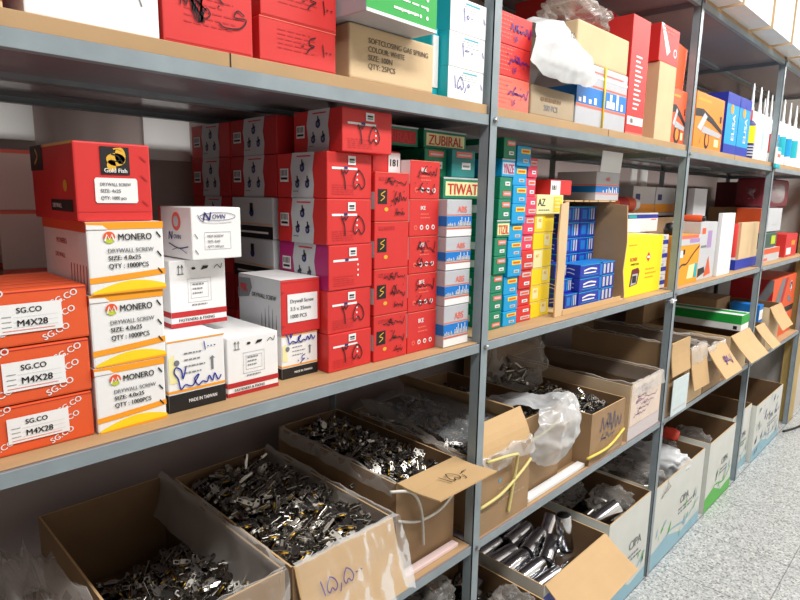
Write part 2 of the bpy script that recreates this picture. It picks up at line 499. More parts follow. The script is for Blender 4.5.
slab('floor', -3.0, -2.6, -0.05, 9.0, 0.75, 0.0, TERRAZZO)
slab('wall_rear', -3.0, 0.665, 0.0, 9.0, 0.75, 3.05, WALLM)
slab('wall_front', -3.0, -2.6, 0.0, 9.0, -2.5, 3.05, PALEW)
slab('wall_end', 8.9, -2.5, 0.0, 9.0, 0.62, 3.05, PALEW)
slab('ceiling', -3.0, -2.6, 3.0, 9.0, 0.75, 3.05, CEIL)
# white slabs standing in for patches of light on the rear wall
slab('light_patch_3', 0.20, 0.655, 1.625, 0.375, 0.6645, 2.0, CEIL)
slab('light_patch_4', 0.605, 0.655, 1.60, 0.72, 0.6645, 2.0, CEIL)
slab('light_patch_1', 3.34, 0.655, 1.61, 3.41, 0.6645, 1.74, CEIL)
slab('light_patch_2', 3.47, 0.655, 1.60, 3.56, 0.6645, 1.74, CEIL)

# ------------------------------------------------------------------ the steel rack
XP = (-0.115, 1.085, 2.285, 3.485, 4.685)
W_ = 0.027
rack = empty('shelving_rack', (XP[0], 0, 0))
tag(rack, 'long grey steel-angle rack with four shelf levels standing on the terrazzo floor', 'shelving rack')


def angle(front):
    mb = MB(); t = 0.0022; s = 1 if front else -1; H = 2.2215
    mb.box(0, min(0, s * t), 0, W_, max(0, s * t), H, STEEL)
    mb.box(0, min(0, s * W_), 0, t, max(0, s * W_), H, STEEL)
    return mb


for i, x in enumerate(XP):
    for front in (True, False):
        o = angle(front).build('upright', rack, (x - XP[0], -0.003 if front else 0.556, 0))
        if front:
            for z in (0.661, 1.177, 1.69, 2.205):
                b = MB(); Mx = Matrix.Translation((0.017, -0.0035, z)) @ Matrix.Rotation(PI / 2, 4, 'X')
                b.lathe([(0.0062, -0.002), (0.0062, 0.003), (0.004, 0.0045)], BOLT, 6, Mx, smooth=False)
                b.build('bolt', o)
LEVELS = ((0.650, 0.672), (1.166, 1.187), (1.678, 1.700), (2.188, 2.210))
for zl, zt in LEVELS:
    for i in range(4):
        x0, x1 = XP[i] + 0.003, XP[i + 1] - 0.001; Lx = x1 - x0; d = 0.55; mb = MB()
        mb.box(0, 0, zt - zl - 0.0025, Lx, d, zt - zl, SHEET)
        mb.bbox(0, -0.0005, 0, Lx, 0.0015, zt - zl, STEEL, 0.0006, seg=1); mb.box(0, 0.0015, 0, Lx, 0.014, 0.0012, STEEL)
        mb.box(0, d - 0.002, 0.006, Lx, d, zt - zl, STEEL); mb.box(0, d - 0.016, 0.006, Lx, d, 0.0075, STEEL)
        mb.box(0, 0.002, 0.002, 0.0015, d, zt - zl, STEEL); mb.box(Lx - 0.0015, 0.002, 0.002, Lx, d, zt - zl, STEEL)
        mb.box(0.0, d * 0.52, 0.011, Lx, d * 0.52 + 0.03, zt - zl - 0.002, STEEL)
        s = mb.build('shelf', rack, (x0 - XP[0], 0, zl))
        s['label'] = 'grey painted sheet-steel shelf'
# liners lying on the shelves
names = ('first', 'second', 'third', 'far')
for i in range(4):
    x0, x1 = XP[i] + 0.03, XP[i + 1] - 0.003
    for zt, th, yf, nm in ((1.700, 0.0205, 0.004, 'upper'), (1.187, 0.0028, 0.004, 'middle'), (0.672, 0.0028, 0.004, 'lower'), (2.210, 0.016, 0.004, 'top')):
        mb = MB(); mb.bbox(0, 0, 0.0004, x1 - x0, 0.535, th, BOARD, 0.0008, seg=1)
        if nm == 'upper' : mb.box((x1 - x0) * 0.47, -0.0004, 0.001, (x1 - x0) * 0.472, 0.0, th, DARKSTEEL)
        tag(mb.build('shelf_board', loc=(x0, yf, zt)), 'tan fibreboard sheet lining the %s shelf in the %s rack bay' % (nm, names[i]), 'shelf board', 'fibreboard sheets on the shelves')
ZU, ZM, ZL, ZT = 1.7208, 1.1901, 0.6751, 2.2262

tie = MB(); cx, cz = 2.298, 1.152
tie.tube([(cx + 0.021 * math.cos(a) - 0.002, 0.010 + 0.019 * math.sin(a), cz) for a in [2 * PI * k / 20 for k in range(21)]], 0.0022, WPLAST, 6)
tie.bbox(cx - 0.046, -0.014, cz - 0.006, cx - 0.030, -0.004, cz + 0.010, WPLAST, 0.002)
tag(tie.build('cable_tie'), 'white cable tie knotted round the rack post beside the yellow tool box', 'cable tie')

# ------------------------------------------------------------------ middle shelf, first bay
# orange machine-screw boxes
def art_sgco(A, mb, part):
    for r_ in range(-1, 5):
        for c_ in range(-1, 4):
            u = c_ * 0.36 + (r_ % 2) * 0.16; v = r_ * 0.36
            vs0 = len(mb.v)
            # diagonal brand pattern, kept inside the face
            if -0.02 < u and u + 0.26 < 1.0 and 0.02 < v and v + 0.28 < 1:
                A.text(mb, 'F', 'SG.CO', u, v, 0.12, WHITE, 1, rot=0.45)
    for u, v in ((0.02, 0.03), (0.40, 0.04), (0.74, 0.04), (0.78, 0.36), (0.80, 0.66), (0.40, 0.74), (0.04, 0.72), (0.04, 0.38)):
        A.text(mb, 'F', 'SG.CO', u, v, 0.12, WHITE, 1, wmax=0.26, rot=0.42)
    for k in range(5): A.rect(mb, 'T', 0.0, 0.12 + k * 0.18, 1, 0.15 + k * 0.18, SALMON)
    A.rect(mb, 'F', 0, 0.955, 1, 0.97, DRED)
    q = part('label', 'white paper label')
    A.rect(q, 'F', 0.50, 0.24, 0.845, 0.76, WHITE, 3)
    A.text(q, 'F', 'SG.CO', 0.60, 0.60, 0.10, BLACK, 4); A.text(q, 'F', 'M4X28', 0.60, 0.36, 0.12, BLACK, 4)
    for k in range(3):
        A.rect(q, 'F', 0.52, 0.54 - k * 0.09, 0.57, 0.55 - k * 0.09, GREY, 4); A.rect(q, 'F', 0.58, 0.525 - k * 0.09, 0.82, 0.53 - k * 0.09, LGREY, 4)
    A.rect(q, 'F', 0.52, 0.29, 0.80, 0.30, SALMON, 4)


SGX0, SGX1 = 0.055, 0.2579
SZ = [ZM, 1.2553, 1.3295, 1.4016]
for i in range(3):
    pack('screw_box', 'orange screw box with diagonal white lettering, %s of three' % level(i, 3), 'screw box',
         SGX0, 0.04, SZ[i], SGX1 - SGX0 + (0.0008, 0.0017, 0.0036)[i], 0.17, SZ[i + 1] - SZ[i] - 0.0015, ORANGE, art_sgco, group='orange machine-screw boxes', bev=0.003)


def art_monero(A, mb, part, seed=0):
    A.rect(mb, 'F', 0.0, 0.90, 1, 1.0, AMBER); A.poly(mb, 'F', [(0, 0.90), (0.26, 0.90), (0.2, 0.955), (0, 0.965)], WHITE, 2)
    A.poly(mb, 'F', [(0, 0.235), (0.3, 0.255), (0.7, 0.285), (1, 0.31), (1, 0.225), (0.7, 0.20), (0.3, 0.17), (0, 0.155)], AMBER)
    A.poly(mb, 'F', [(0.03, 0)] + [(0.03 + 0.97 * t / 10, 0.02 + 0.15 * math.sin(PI * (0.04 + t / 12))) for t in range(11)] + [(1, 0)], YEL)
    A.poly(mb, 'F', [(0.0, 0.0), (1, 0.0), (1, 0.035), (0.5, 0.03), (0.0, 0.012)], AMBER, 2)
    W, H = A.size('F')
    q = part('logo', 'round orange and lime emblem with a white M')
    A.ell(q, 'F', 0.275, 0.79, 0.0078, ORANGE, 2, a0=-0.2, a1=PI + 0.2); A.ell(q, 'F', 0.275, 0.785, 0.0076, LIME, 2, a0=PI + 0.2, a1=2 * PI - 0.2)
    A.stroke(q, 'F', [(0.215, 0.74), (0.245, 0.83), (0.275, 0.76), (0.305, 0.83), (0.335, 0.74)], WHITE, 0.0021, 3, False)
    q = part('lettering', 'dark printed lettering')
    A.text(q, 'F', 'MONERO', 0.39, 0.745, 0.095, BLACK, 2, wmax=0.44)
    A.text(q, 'F', 'DRYWALL SCREW', 0.25, 0.575, 0.06, GREY, 2, wmax=0.6)
    A.text(q, 'F', 'SIZE: 4.0x25', 0.25, 0.47, 0.065, BLACK, 2, wmax=0.42); A.text(q, 'F', 'QTY : 1000PCS', 0.25, 0.355, 0.07, BLACK, 2, wmax=0.52)
    for v in (0.27, 0.52, 0.80): A.stroke(mb, 'F', [(0.90, v + 0.05), (0.955, v - 0.03)], BLACK, 0.002, 2, False)
    A.rect(mb, 'L', 0, 0.86, 1, 1, ORANGE); A.text(mb, 'L', 'MONERO', 0.35, 0.66, 0.08, DRED, 2, wmax=0.4); A.text(mb, 'L', 'DRYWALL', 0.3, 0.45, 0.07, DRED, 2, wmax=0.4)
    for k in range(6): A.poly(mb, 'L', [(0.62 + k * 0.065, 0.05), (0.635 + k * 0.065, 0.05), (0.65 + k * 0.065, 0.40), (0.635 + k * 0.065, 0.40)], DRED)


MX0, MX1 = 0.258, 0.3565
MZ = [ZM, 1.2836, 1.3847, 1.4823]
for i in range(3):
    pack('screw_box', 'white and amber screw box with an orange emblem, %s of three' % level(i, 3), 'screw box',
         (0.2614, 0.2628, 0.265)[i], 0.036 + (0.0, 0.002, 0.0)[i], MZ[i], (0.0972, 0.1002, 0.1022)[i], (0.18, 0.18, 0.19)[i], MZ[i + 1] - MZ[i] - 0.0006, WHITE, art_monero,
         group='white and amber drywall-screw boxes', bev=0.0025)


def art_gold(A, mb, part):
    q = part('emblem', 'black square with a gold fish emblem')
    A.rect(q, 'F', 0.33, 0.60, 0.71, 0.95, BLACK, 2)
    A.ell(q, 'F', 0.53, 0.79, 0.0125, GOLD, 3, ry=0.0085); A.ell(q, 'F', 0.59, 0.84, 0.007, GOLD, 3, ry=0.011); A.ell(q, 'F', 0.47, 0.71, 0.006, GOLD, 3, ry=0.008)
    A.stroke(q, 'F', [(0.47, 0.86), (0.56, 0.83), (0.62, 0.74)], BLACK, 0.0018, 4); A.stroke(q, 'F', [(0.46, 0.78), (0.54, 0.77), (0.60, 0.80)], BLACK, 0.0012, 4)
    A.stroke(q, 'F', [(0.50, 0.92), (0.56, 0.93), (0.62, 0.91)], GOLD, 0.0018, 4)
    A.text(q, 'F', 'Gold Fish', 0.37, 0.625, 0.055, WHITE, 4, wmax=0.3)
    q = part('label', 'white rounded label')
    A.poly(q, 'F', [(0.24, 0.26), (0.26, 0.235), (0.78, 0.235), (0.80, 0.26), (0.80, 0.53), (0.78, 0.555), (0.26, 0.555), (0.24, 0.53)], WHITE, 2)
    A.text(q, 'F', 'DRYWALL SCREW', 0.31, 0.455, 0.04, GREY, 3, wmax=0.4); A.text(q, 'F', 'SIZE: 4x25', 0.31, 0.37, 0.045, GREY, 3, wmax=0.26); A.text(q, 'F', 'QTY: 1000 pcs', 0.31, 0.28, 0.045, GREY, 3, wmax=0.33)
    for v in (0.80, 0.55, 0.22): A.stroke(mb, 'F', [(0.86, v + 0.05), (0.94, v - 0.02)], DRED, 0.002, 2, False)
    A.rect(mb, 'F', 0, 0.12, 1, 0.126, DRED)
    A.rect(mb, 'L', 0.0, 0.66, 0.32, 1, BLACK); A.stroke(mb, 'L', [(0.15, 0.95), (0.2, 0.85), (0.12, 0.75)], GOLD, 0.004, 2)
    A.rect(mb, 'L', 0.45, 0.12, 0.94, 0.27, BLACK); A.text(mb, 'L', 'DRYWALL', 0.5, 0.165, 0.06, WHITE, 2, wmax=0.36)
    A.ell(mb, 'L', 0.8, 0.45, 0.008, GOLD)
    A.rect(mb, 'L', 0.3, 0.965, 1, 1.0, GOLD)


pack('screw_box', 'red screw box with a gold fish emblem, topping the white and amber stack', 'screw box',
     0.2627 - 0.004, 0.045, MZ[3], 0.3579 - 0.2627 + 0.004, 0.19, 1.5871 - MZ[3] - 0.001, RED, art_gold, bev=0.0025)


# boxes standing in shadow behind
def art_dim(A, mb, part):
    A.rect(mb, 'L', 0.0, 0.0, 1, 0.12, ORANGE); A.text(mb, 'L', 'MONERO', 0.3, 0.62, 0.1, DRED, 2, wmax=0.45); A.text(mb, 'L', 'SCREW', 0.3, 0.4, 0.08, DRED, 2, wmax=0.35)
    A.rect(mb, 'F', 0, 0.94, 1, 1, SALMON)


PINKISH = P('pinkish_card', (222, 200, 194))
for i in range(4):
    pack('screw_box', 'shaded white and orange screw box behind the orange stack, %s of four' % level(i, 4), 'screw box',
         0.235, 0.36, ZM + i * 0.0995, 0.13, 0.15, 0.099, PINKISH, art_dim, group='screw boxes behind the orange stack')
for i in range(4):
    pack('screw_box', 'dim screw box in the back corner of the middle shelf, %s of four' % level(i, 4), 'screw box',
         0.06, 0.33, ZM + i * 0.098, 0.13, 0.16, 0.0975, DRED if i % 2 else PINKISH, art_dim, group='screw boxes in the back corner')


def art_novin(A, mb, part):
    q = part('lettering', 'dark blue brand lettering in an oval')
    for i in range(20):
        pass
    pts = [(0.52 + 0.36 * math.cos(2 * PI * k / 24), 0.825 + 0.075 * math.sin(2 * PI * k / 24)) for k in range(25)]
    A.stroke(q, 'F', pts, NAVY, 0.0008, 2, False)
    A.text(q, 'F', 'N', 0.22, 0.75, 0.17, NAVY, 2, slant=0.2); A.text(q, 'F', 'OVIN', 0.40, 0.785, 0.085, NAVY, 2, wmax=0.42, slant=0.2)
    A.stroke(q, 'F', [(0.12, 0.86), (0.17, 0.76), (0.25, 0.72)], NAVY, 0.001, 2); A.stroke(q, 'F', [(0.22, 0.72), (0.5, 0.70), (0.8, 0.72)], LGREY, 0.001, 2)
    A.outline(mb, 'F', 0.24, 0.19, 0.78, 0.53, LGREY)
    for k, s in enumerate(('MDF SCREW', 'SIZE: 4x60', 'QTY: 500 pcs')): A.text(mb, 'F', s, 0.30, 0.43 - k * 0.1, 0.045, GREY, 2, wmax=0.42)
    for v in (0.5, 0.2): A.stroke(mb, 'F', [(0.05, v), (0.11, v - 0.09)], GREY, 0.0014, 2, False)
    A.text(mb, 'L', 'N', 0.30, 0.36, 0.17, NAVY, 2, slant=0.2); A.text(mb, 'L', 'OVIN', 0.46, 0.38, 0.09, NAVY, 2, wmax=0.4, slant=0.2)
    A.stroke(mb, 'L', [(0.3, 0.28), (0.6, 0.2), (0.9, 0.25)], NAVY, 0.002, 2); A.stroke(mb, 'L', [(0.40, 0.15), (0.6, 0.2), (0.85, 0.12)], NAVY, 0.001, 2)
    A.ell(mb, 'L', 0.55, 0.72, 0.015, SALMON, 1); A.ell(mb, 'L', 0.55, 0.72, 0.009, LGREY, 2)
    A.rect(mb, 'L', 0.0, 0.0, 0.06, 1, RED)


def art_stripes(A, mb, part):
    A.rect(mb, 'F', 0, 0.15, 1, 0.235, DRED); A.rect(mb, 'F', 0, 0.0, 1, 0.065, DRED)
    A.text(mb, 'F', 'FASTENERS & FIXING', 0.12, 0.085, 0.045, BLACK, 2, wmax=0.8)
    A.rect(mb, 'L', 0, 0.15, 1, 0.235, DRED); A.rect(mb, 'L', 0, 0.0, 1, 0.065, DRED)
    A.outline(mb, 'F', 0.30, 0.36, 0.72, 0.72, LGREY); A.outline(mb, 'F', 0.35, 0.42, 0.67, 0.66, LGREY)
    A.lines(mb, 'F', 0.38, 0.44, 0.64, 0.64, 3, GREY, 0.3, seed=5); A.lines(mb, 'F', 0.36, 0.29, 0.66, 0.33, 1, GREY, 0.5, seed=3)
    q = part('handling_symbols', 'small black handling symbols')
    for u in (0.15, 0.21):
        A.stroke(q, 'F', [(u, 0.80), (u, 0.93)], BLACK, 0.001, 2, False); A.stroke(q, 'F', [(u - 0.02, 0.89), (u, 0.93), (u + 0.02, 0.89)], BLACK, 0.001, 2, False)
    A.rect(q, 'F', 0.12, 0.79, 0.24, 0.80, BLACK, 2)
    A.ell(q, 'F', 0.41, 0.87, 0.0036, BLACK, 2, ry=0.0022); A.poly(q, 'F', [(0.54, 0.84), (0.66, 0.86), (0.68, 0.90), (0.58, 0.90)], BLACK, 2)
    A.stroke(q, 'F', [(0.78, 0.85), (0.84, 0.90), (0.90, 0.85), (0.93, 0.92)], BLACK, 0.0012, 2)
    for u in (0.3, 0.5, 0.7): A.poly(mb, 'L', [(u, 0.34), (u + 0.07, 0.34), (u + 0.035, 0.62)], NAVY)
    A.lines(mb, 'L', 0.2, 0.66, 0.8, 0.78, 2, BLACK, 0.4, seed=8)


def art_black(A, mb, part, words=True):
    A.rect(mb, 'F', 0, 0.0, 1, 0.245, BLACK); A.text(mb, 'F', 'MADE IN TAIWAN', 0.33, 0.10, 0.05, WHITE, 2, wmax=0.5)
    A.rect(mb, 'F', 0, 0.265, 1, 0.30, AMBER); A.rect(mb, 'F', 0, 0.965, 1, 0.985, AMBER)
    A.rect(mb, 'L', 0, 0.0, 1, 0.245, BLACK); A.rect(mb, 'L', 0, 0.265, 1, 0.30, AMBER)
    A.poly(mb, 'F', [(0.02, 0.40), (0.16, 0.40), (0.11, 0.8), (0.02, 0.75)], CREAM); A.ell(mb, 'F', 0.15, 0.68, 0.0045, GREY, 2)
    A.lines(mb, 'F', 0.28, 0.44, 0.66, 0.80, 4, GREY, 0.2, seed=12); A.rect(mb, 'F', 0.75, 0.50, 0.79, 0.66, GREY, 2); A.poly(mb, 'F', [(0.72, 0.66), (0.82, 0.66), (0.77, 0.70)], GREY, 2)
    q = part('handwriting', 'blue pen writing')
    W, H = A.size('F')
    s = [(0.92, 0.40), (0.86, 0.34), (0.80, 0.44), (0.76, 0.34), (0.70, 0.42), (0.66, 0.34), (0.58, 0.36), (0.50, 0.32), (0.44, 0.42), (0.52, 0.47), (0.40, 0.33), (0.28, 0.36), (0.20, 0.31), (0.16, 0.46), (0.10, 0.55), (0.13, 0.62), (0.22, 0.57), (0.24, 0.45), (0.3, 0.6)]
    if not words: s = [(u, v + 0.48) for u, v in s]
    A.stroke(q, 'F', s, BLUEINK, 0.0022)
    if words: numerals(A, q, 'F', '1...', 0.60, 0.80, 0.12, BLUEINK, 0.0016)
    else: numerals(A, q, 'F', '.y.', 0.4, 0.30, 0.2, BLUEINK, 0.0016)


pack('screw_box', 'white box with blue oval lettering, tilted on top of the red-striped white box', 'screw box',
     0.4342, 0.085, 1.4126 + 0.004, 0.088, 0.11, 0.083, WHITE, art_novin, rz=0.02)
pack('screw_box', 'white box with two red stripes, under the box with blue oval lettering', 'screw box',
     0.4085, 0.115, 1.3037 + 0.001, 0.098, 0.12, 0.1099, WHITE, art_stripes)
pack('screw_box', 'black-based white box with a blue pen word beside the white and amber stack', 'screw box',
     0.3668, 0.045, ZM, 0.0939, 0.20, 1.3037 - ZM, WHITE, art_black)
pack('screw_box', 'white box with two red stripes standing next to the black-based box', 'screw box',
     0.4665 + 0.001, 0.049, ZM, 0.0993 - 0.002, 0.20, 1.29 - ZM, WHITE, art_stripes)


def art_dry(A, mb, part):
    A.rect(mb, 'L', 0.0, 0.0, 1, 1, LGREY, 1)
    A.poly(mb, 'L', [(0.0, 0.55), (0.26, 0.60), (0.34, 0.78), (0.30, 0.95), (0.0, 0.93)], GREY, 2); A.text(mb, 'L', 'MK', 0.06, 0.68, 0.16, RED, 3, wmax=0.18)
    A.text(mb, 'L', 'DRYWALL SCREW', 0.34, 0.62, 0.085, BLACK, 3, wmax=0.56, slant=0.15)
    for k in range(5):
        u = 0.56 + k * 0.085; hh = (0.34, 0.44, 0.52, 0.46, 0.36)[k]
        A.poly(mb, 'L', [(u - 0.008, 0.03), (u + 0.008, 0.03), (u + 0.002, hh), (u - 0.002, hh)], BLACK, 2)
    A.rect(mb, 'F', 0, 0.955, 1, 0.962, DRED); A.poly(mb, 'F', [(0, 0.2), (0.1, 0.16), (0.0, 0.12)], DRED); A.poly(mb, 'F', [(0, 0.82), (0.1, 0.78), (0.0, 0.74)], DRED)
    A.rect(mb, 'T', 0, 0, 1, 1, WHITE, 1)
    q = part('label', 'white paper label')
    A.rect(q, 'F', 0.15, 0.22, 0.92, 0.74, WHITE, 2)
    for k, s in enumerate(('Drywall Screw', '3.5 x 25mm', '1000 PCS')): A.text(q, 'F', s, 0.22, 0.58 - k * 0.14, 0.07, GREY, 3, wmax=0.6)


HX0 = 0.5861
pack('screw_box', 'small black-based white box with blue pen marks under the red-fronted box', 'screw box',
     0.587, 0.07, ZM, 0.080, 0.135, 1.2725 - ZM - 0.0006, WHITE, lambda A, mb, part: art_black(A, mb, part, False))
pack('screw_box', 'drywall-screw box with a red front, white label and pale printed side', 'screw box',
     HX0, 0.068, 1.2725, 0.086, 0.14, 0.0993, RED, art_dry)


# red castor boxes, stacked three deep
def art_castor(A, mb, part, side=RED, hand=None, front=True):
    if side is not RED: A.rect(mb, 'L', 0, 0, 1, 1, side, 0.6)
    x0, x1 = 0.30, 0.74
    wav = [(x0, 0), (x0 + 0.02, 0.3), (x0 - 0.01, 0.65), (x0 + 0.03, 1)]; wav2 = [(x1 + 0.03, 1), (x1 - 0.01, 0.62), (x1 + 0.02, 0.3), (x1, 0)]
    A.poly(mb, 'L', wav + wav2, LGREY, 1.3)
    A.rect(mb, 'L', 0.42, 0.90, 0.70, 0.93, RED, 2); A.rect(mb, 'L', 0.34, 0.14, 0.45, 0.16, GREY, 2)
    for (u, v, s) in ((0.53, 0.66, 1.0), (0.43, 0.30, 0.9), (0.63, 0.30, 0.9)):
        A.ell(mb, 'L', u, v, 0.0072 * s, NAVY, 2); A.ell(mb, 'L', u, v, 0.003 * s, GREY, 3)
        A.poly(mb, 'L', [(u - 0.05, v + 0.05), (u + 0.03, v + 0.13), (u + 0.055, v + 0.06)], BLACK, 3); A.rect(mb, 'L', u - 0.012, v + 0.1, u + 0.012, v + 0.19, BLACK, 2)
    q = part('side_label', 'white barcode label')
    A.rect(q, 'L', 0.07, 0.36, 0.25, 0.66, WHITE, 2); A.rect(q, 'L', 0.09, 0.41, 0.23, 0.46, BLACK, 3)
    for k in range(5): A.rect(q, 'L', 0.09 + k * 0.03, 0.50, 0.105 + k * 0.03, 0.63, BLACK, 3)
    if not front: return
    q = part('front_label', 'small white label')
    A.rect(q, 'F', 0.45, 0.74, 0.62, 0.93, WHITE, 2); A.rect(q, 'F', 0.48, 0.83, 0.59, 0.87, BLACK, 3); A.rect(q, 'F', 0.48, 0.78, 0.59, 0.81, GREY, 3)
    A.rect(mb, 'F', 0.10, 0.63, 0.66, 0.68, WHITE); A.rect(mb, 'F', 0.36, 0.64, 0.44, 0.70, NAVY, 2)
    for v in (0.30, 0.42, 0.54): A.ell(mb, 'F', 0.66, v, 0.002, WHITE)
    A.lines(mb, 'F', 0.1, 0.06, 0.6, 0.3, 5, DRED, 0.3, 1, seed=4)
    if hand:
        q = part('handwriting', 'black pen number')
        numerals(A, q, 'F', '35', 0.30, 0.22, 0.42, INK, 0.0022)


JR = [ZM, 1.2642, 1.347, 1.4317, 1.516, 1.5999]
JX0, JX1 = 0.674, 0.782
for i in range(5):
    pack('castor_box', 'red castor box with a white picture strip, %s of the front castor stack' % ORD[i], 'castor box',
         JX0 + (0.0, 0.0, 0.001, -0.002, 0.0)[i], 0.045 + (0, 0.002, 0, 0, 0.002)[i], JR[i], JX1 - JX0, 0.155, JR[i + 1] - JR[i] - 0.0006, RED,
         lambda A, mb, part, i=i: art_castor(A, mb, part, MAGENTA if i == 2 else RED, i in (0, 1, 3, 4)), group='red castor boxes, front stack')
pack('castor_box', 'red castor box jutting out crossways on top of the front castor stack', 'castor box',
     0.695, 0.03, JR[5], 0.123, 0.145, 1.6773 - JR[5] - 0.001, RED, lambda A, mb, part: art_castor(A, mb, part, RED, True), group='red castor boxes, front stack')
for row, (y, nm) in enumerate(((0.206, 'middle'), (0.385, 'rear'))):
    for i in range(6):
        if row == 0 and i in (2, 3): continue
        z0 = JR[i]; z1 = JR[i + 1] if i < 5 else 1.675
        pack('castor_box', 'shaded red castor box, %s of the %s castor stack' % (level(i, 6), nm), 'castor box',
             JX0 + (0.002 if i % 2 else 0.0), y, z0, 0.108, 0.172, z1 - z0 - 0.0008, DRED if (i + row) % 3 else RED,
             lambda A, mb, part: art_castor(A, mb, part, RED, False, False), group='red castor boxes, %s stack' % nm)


def art_blackside(A, mb, part):
    A.rect(mb, 'L', 0.0, 0.0, 1, 0.30, BLACK); A.rect(mb, 'L', 0.1, 0.12, 0.9, 0.17, WHITE, 2)
    A.ell(mb, 'L', 0.5, 0.62, 0.008, NAVY, 2); A.rect(mb, 'L', 0.46, 0.66, 0.54, 0.86, BLACK, 2); A.rect(mb, 'L', 0.0, 0.34, 1, 0.36, AMBER, 2)


for i in (2, 3):
    pack('castor_box', 'black-based white castor box in the middle castor stack, %s of two' % ('lower' if i == 2 else 'upper'), 'castor box',
         JX0 - 0.004, 0.215, JR[i], 0.11, 0.155, JR[i + 1] - JR[i] - 0.0008, LGREY, art_blackside, group='white castor boxes')


# tall red boxes with gold marks
def art_goldmark(A, mb, part, seed=0, hand=True):
    A.rect(mb, 'F', 0.08, 0.36, 0.34, 0.66, BLACK); A.stroke(mb, 'F', [(0.15, 0.42), (0.26, 0.5), (0.16, 0.55), (0.28, 0.62)], GOLD, 0.0018, 2); A.ell(mb, 'F', 0.32, 0.25, 0.0055, GOLD, 1, ry=0.004)
    A.lines(mb, 'F', 0.12, 0.78, 0.8, 0.9, 1, DRED, 0.6, 1, seed=2); A.rect(mb, 'L', 0.0, 0.25, 1, 0.6, LGREY); A.rect(mb, 'F', 0, 0.985, 1, 1, SALMON)
    if hand:
        q = part('handwriting', 'black pen words')
        A.script(q, 'F', 0.2, 0.76, 0.9, 0.9, INK, seed); A.script(q, 'F', 0.42, 0.36, 0.9, 0.62, INK, seed + 20, 0.002); A.script(q, 'F', 0.55, 0.14, 0.85, 0.26, INK, seed + 30)


KX0, KX1 = 0.7835 + 0.003, 0.8701 + 0.012
KZ = [ZM, 1.2853, 1.3792, 1.4724, 1.5684]
for i in range(4):
    pack('hardware_box', 'red box with a gold mark on black, %s beside the front castor stack' % level(i, 4), 'hardware box',
         KX0, 0.042, KZ[i], KX1 - KX0, 0.2, KZ[i + 1] - KZ[i] - 0.0006, RED, lambda A, mb, part, i=i: art_goldmark(A, mb, part, 40 + i, i != 2), group='red boxes with gold marks')
LX0, LX1 = KX1 + 0.002, 0.9795 - 0.004
LZ = [ZM, 1.279, 1.3616, 1.4402, 1.5168, 1.5955]


def art_icons(A, mb, part, seed=0, hand=True):
    A.text(mb, 'F', 'IKE', 0.36, 0.72, 0.11, WHITE, 1, wmax=0.25); A.lines(mb, 'F', 0.36, 0.42, 0.75, 0.62, 2, SALMON, 0.35, 1, seed=6)
    for k in range(4): A.ell(mb, 'F', 0.2 + k * 0.2, 0.24, 0.0052, WHITE if k else SALMON, 1); A.ell(mb, 'F', 0.2 + k * 0.2, 0.24, 0.0026, RED, 2)
    A.rect(mb, 'F', 0, 0.98, 1, 1, SALMON); A.rect(mb, 'L', 0, 0.4, 1, 1, WHITE)
    if hand:
        q = part('handwriting', 'black pen words')
        A.script(q, 'F', 0.18, 0.58, 0.88, 0.86, INK, seed, 0.002); A.script(q, 'F', 0.15, 0.16, 0.8, 0.42, INK, seed + 11, 0.002)


for i in range(5):
    pack('hardware_box', 'red box with a row of white icons, %s in its column' % level(i, 5), 'hardware box',
         LX0, 0.042, LZ[i], LX1 - LX0, 0.2, LZ[i + 1] - LZ[i] - 0.0006, RED, lambda A, mb, part, i=i: art_icons(A, mb, part, 70 + i, i in (1, 2, 4)), group='red boxes with white icons')


def art_tag181(A, mb, part, u=0.56):
    q = part('label', 'white label')
    A.rect(q, 'F', u, 0.0, u + 0.44, 0.92, WHITE, 2); A.text(q, 'F', '181', u + 0.06, 0.30, 0.34, BLACK, 3, wmax=0.32)


pack('hardware_box', 'small red box with a white 181 label lying on the gold-marked red boxes', 'hardware box',
     LX0 - 0.078, 0.07, KZ[4] + 0.0005, 0.075, 0.14, 1.6105 - KZ[4], RED, art_tag181)


# silver boxes with a blue band
def art_abs(A, mb, part):
    A.text(mb, 'F', 'ABS', 0.42, 0.66, 0.17, SALMON, 1, wmax=0.36); A.rect(mb, 'F', 0, 0.30, 1, 0.56, BLUE); A.rect(mb, 'F', 0, 0.585, 1, 0.605, ORANGE); A.rect(mb, 'F', 0, 0.22, 1, 0.25, ORANGE)
    for u, hh in ((0.05, .05), (0.12, .08), (0.2, .06), (0.3, .08), (0.45, .1), (0.52, .14), (0.58, .22), (0.66, .1), (0.72, .2), (0.8, .12), (0.86, .22), (0.93, .1)):
        A.rect(mb, 'F', u - 0.03, 0.30, u + 0.03, 0.32 + hh * 0.35, WHITE, 2); A.rect(mb, 'F', u - 0.012, 0.3, u + 0.012, 0.31 + hh, WHITE, 2)
    A.rect(mb, 'F', 0, 0.02, 1, 0.2, WHITE); A.rect(mb, 'L', 0, 0.30, 1, 0.56, BLUE)


AZ_ = [ZM, 1.2841, 1.3632, 1.4362, 1.5178]
for i in range(4):
    pack('hardware_box', 'silver box with a blue skyline band, %s of four by the post' % level(i, 4), 'hardware box',
         LX1 + 0.0035, 0.022, AZ_[i], 0.086, 0.2, AZ_[i + 1] - AZ_[i] - 0.0006, SILVER, art_abs, group='silver boxes with a blue band')


# green and teal boxes up under the shelf by the post
def art_greenlong(A, mb, part, word='TIWAT', paper=CREAM, ink=RED):
    A.rect(mb, 'F', 0.05, 0.14, 0.95, 0.80, paper); A.text(mb, 'F', word, 0.10, 0.2, 0.54, ink, 2, wmax=0.8)
    A.rect(mb, 'F', 0, 0.92, 1, 1, LGREY)


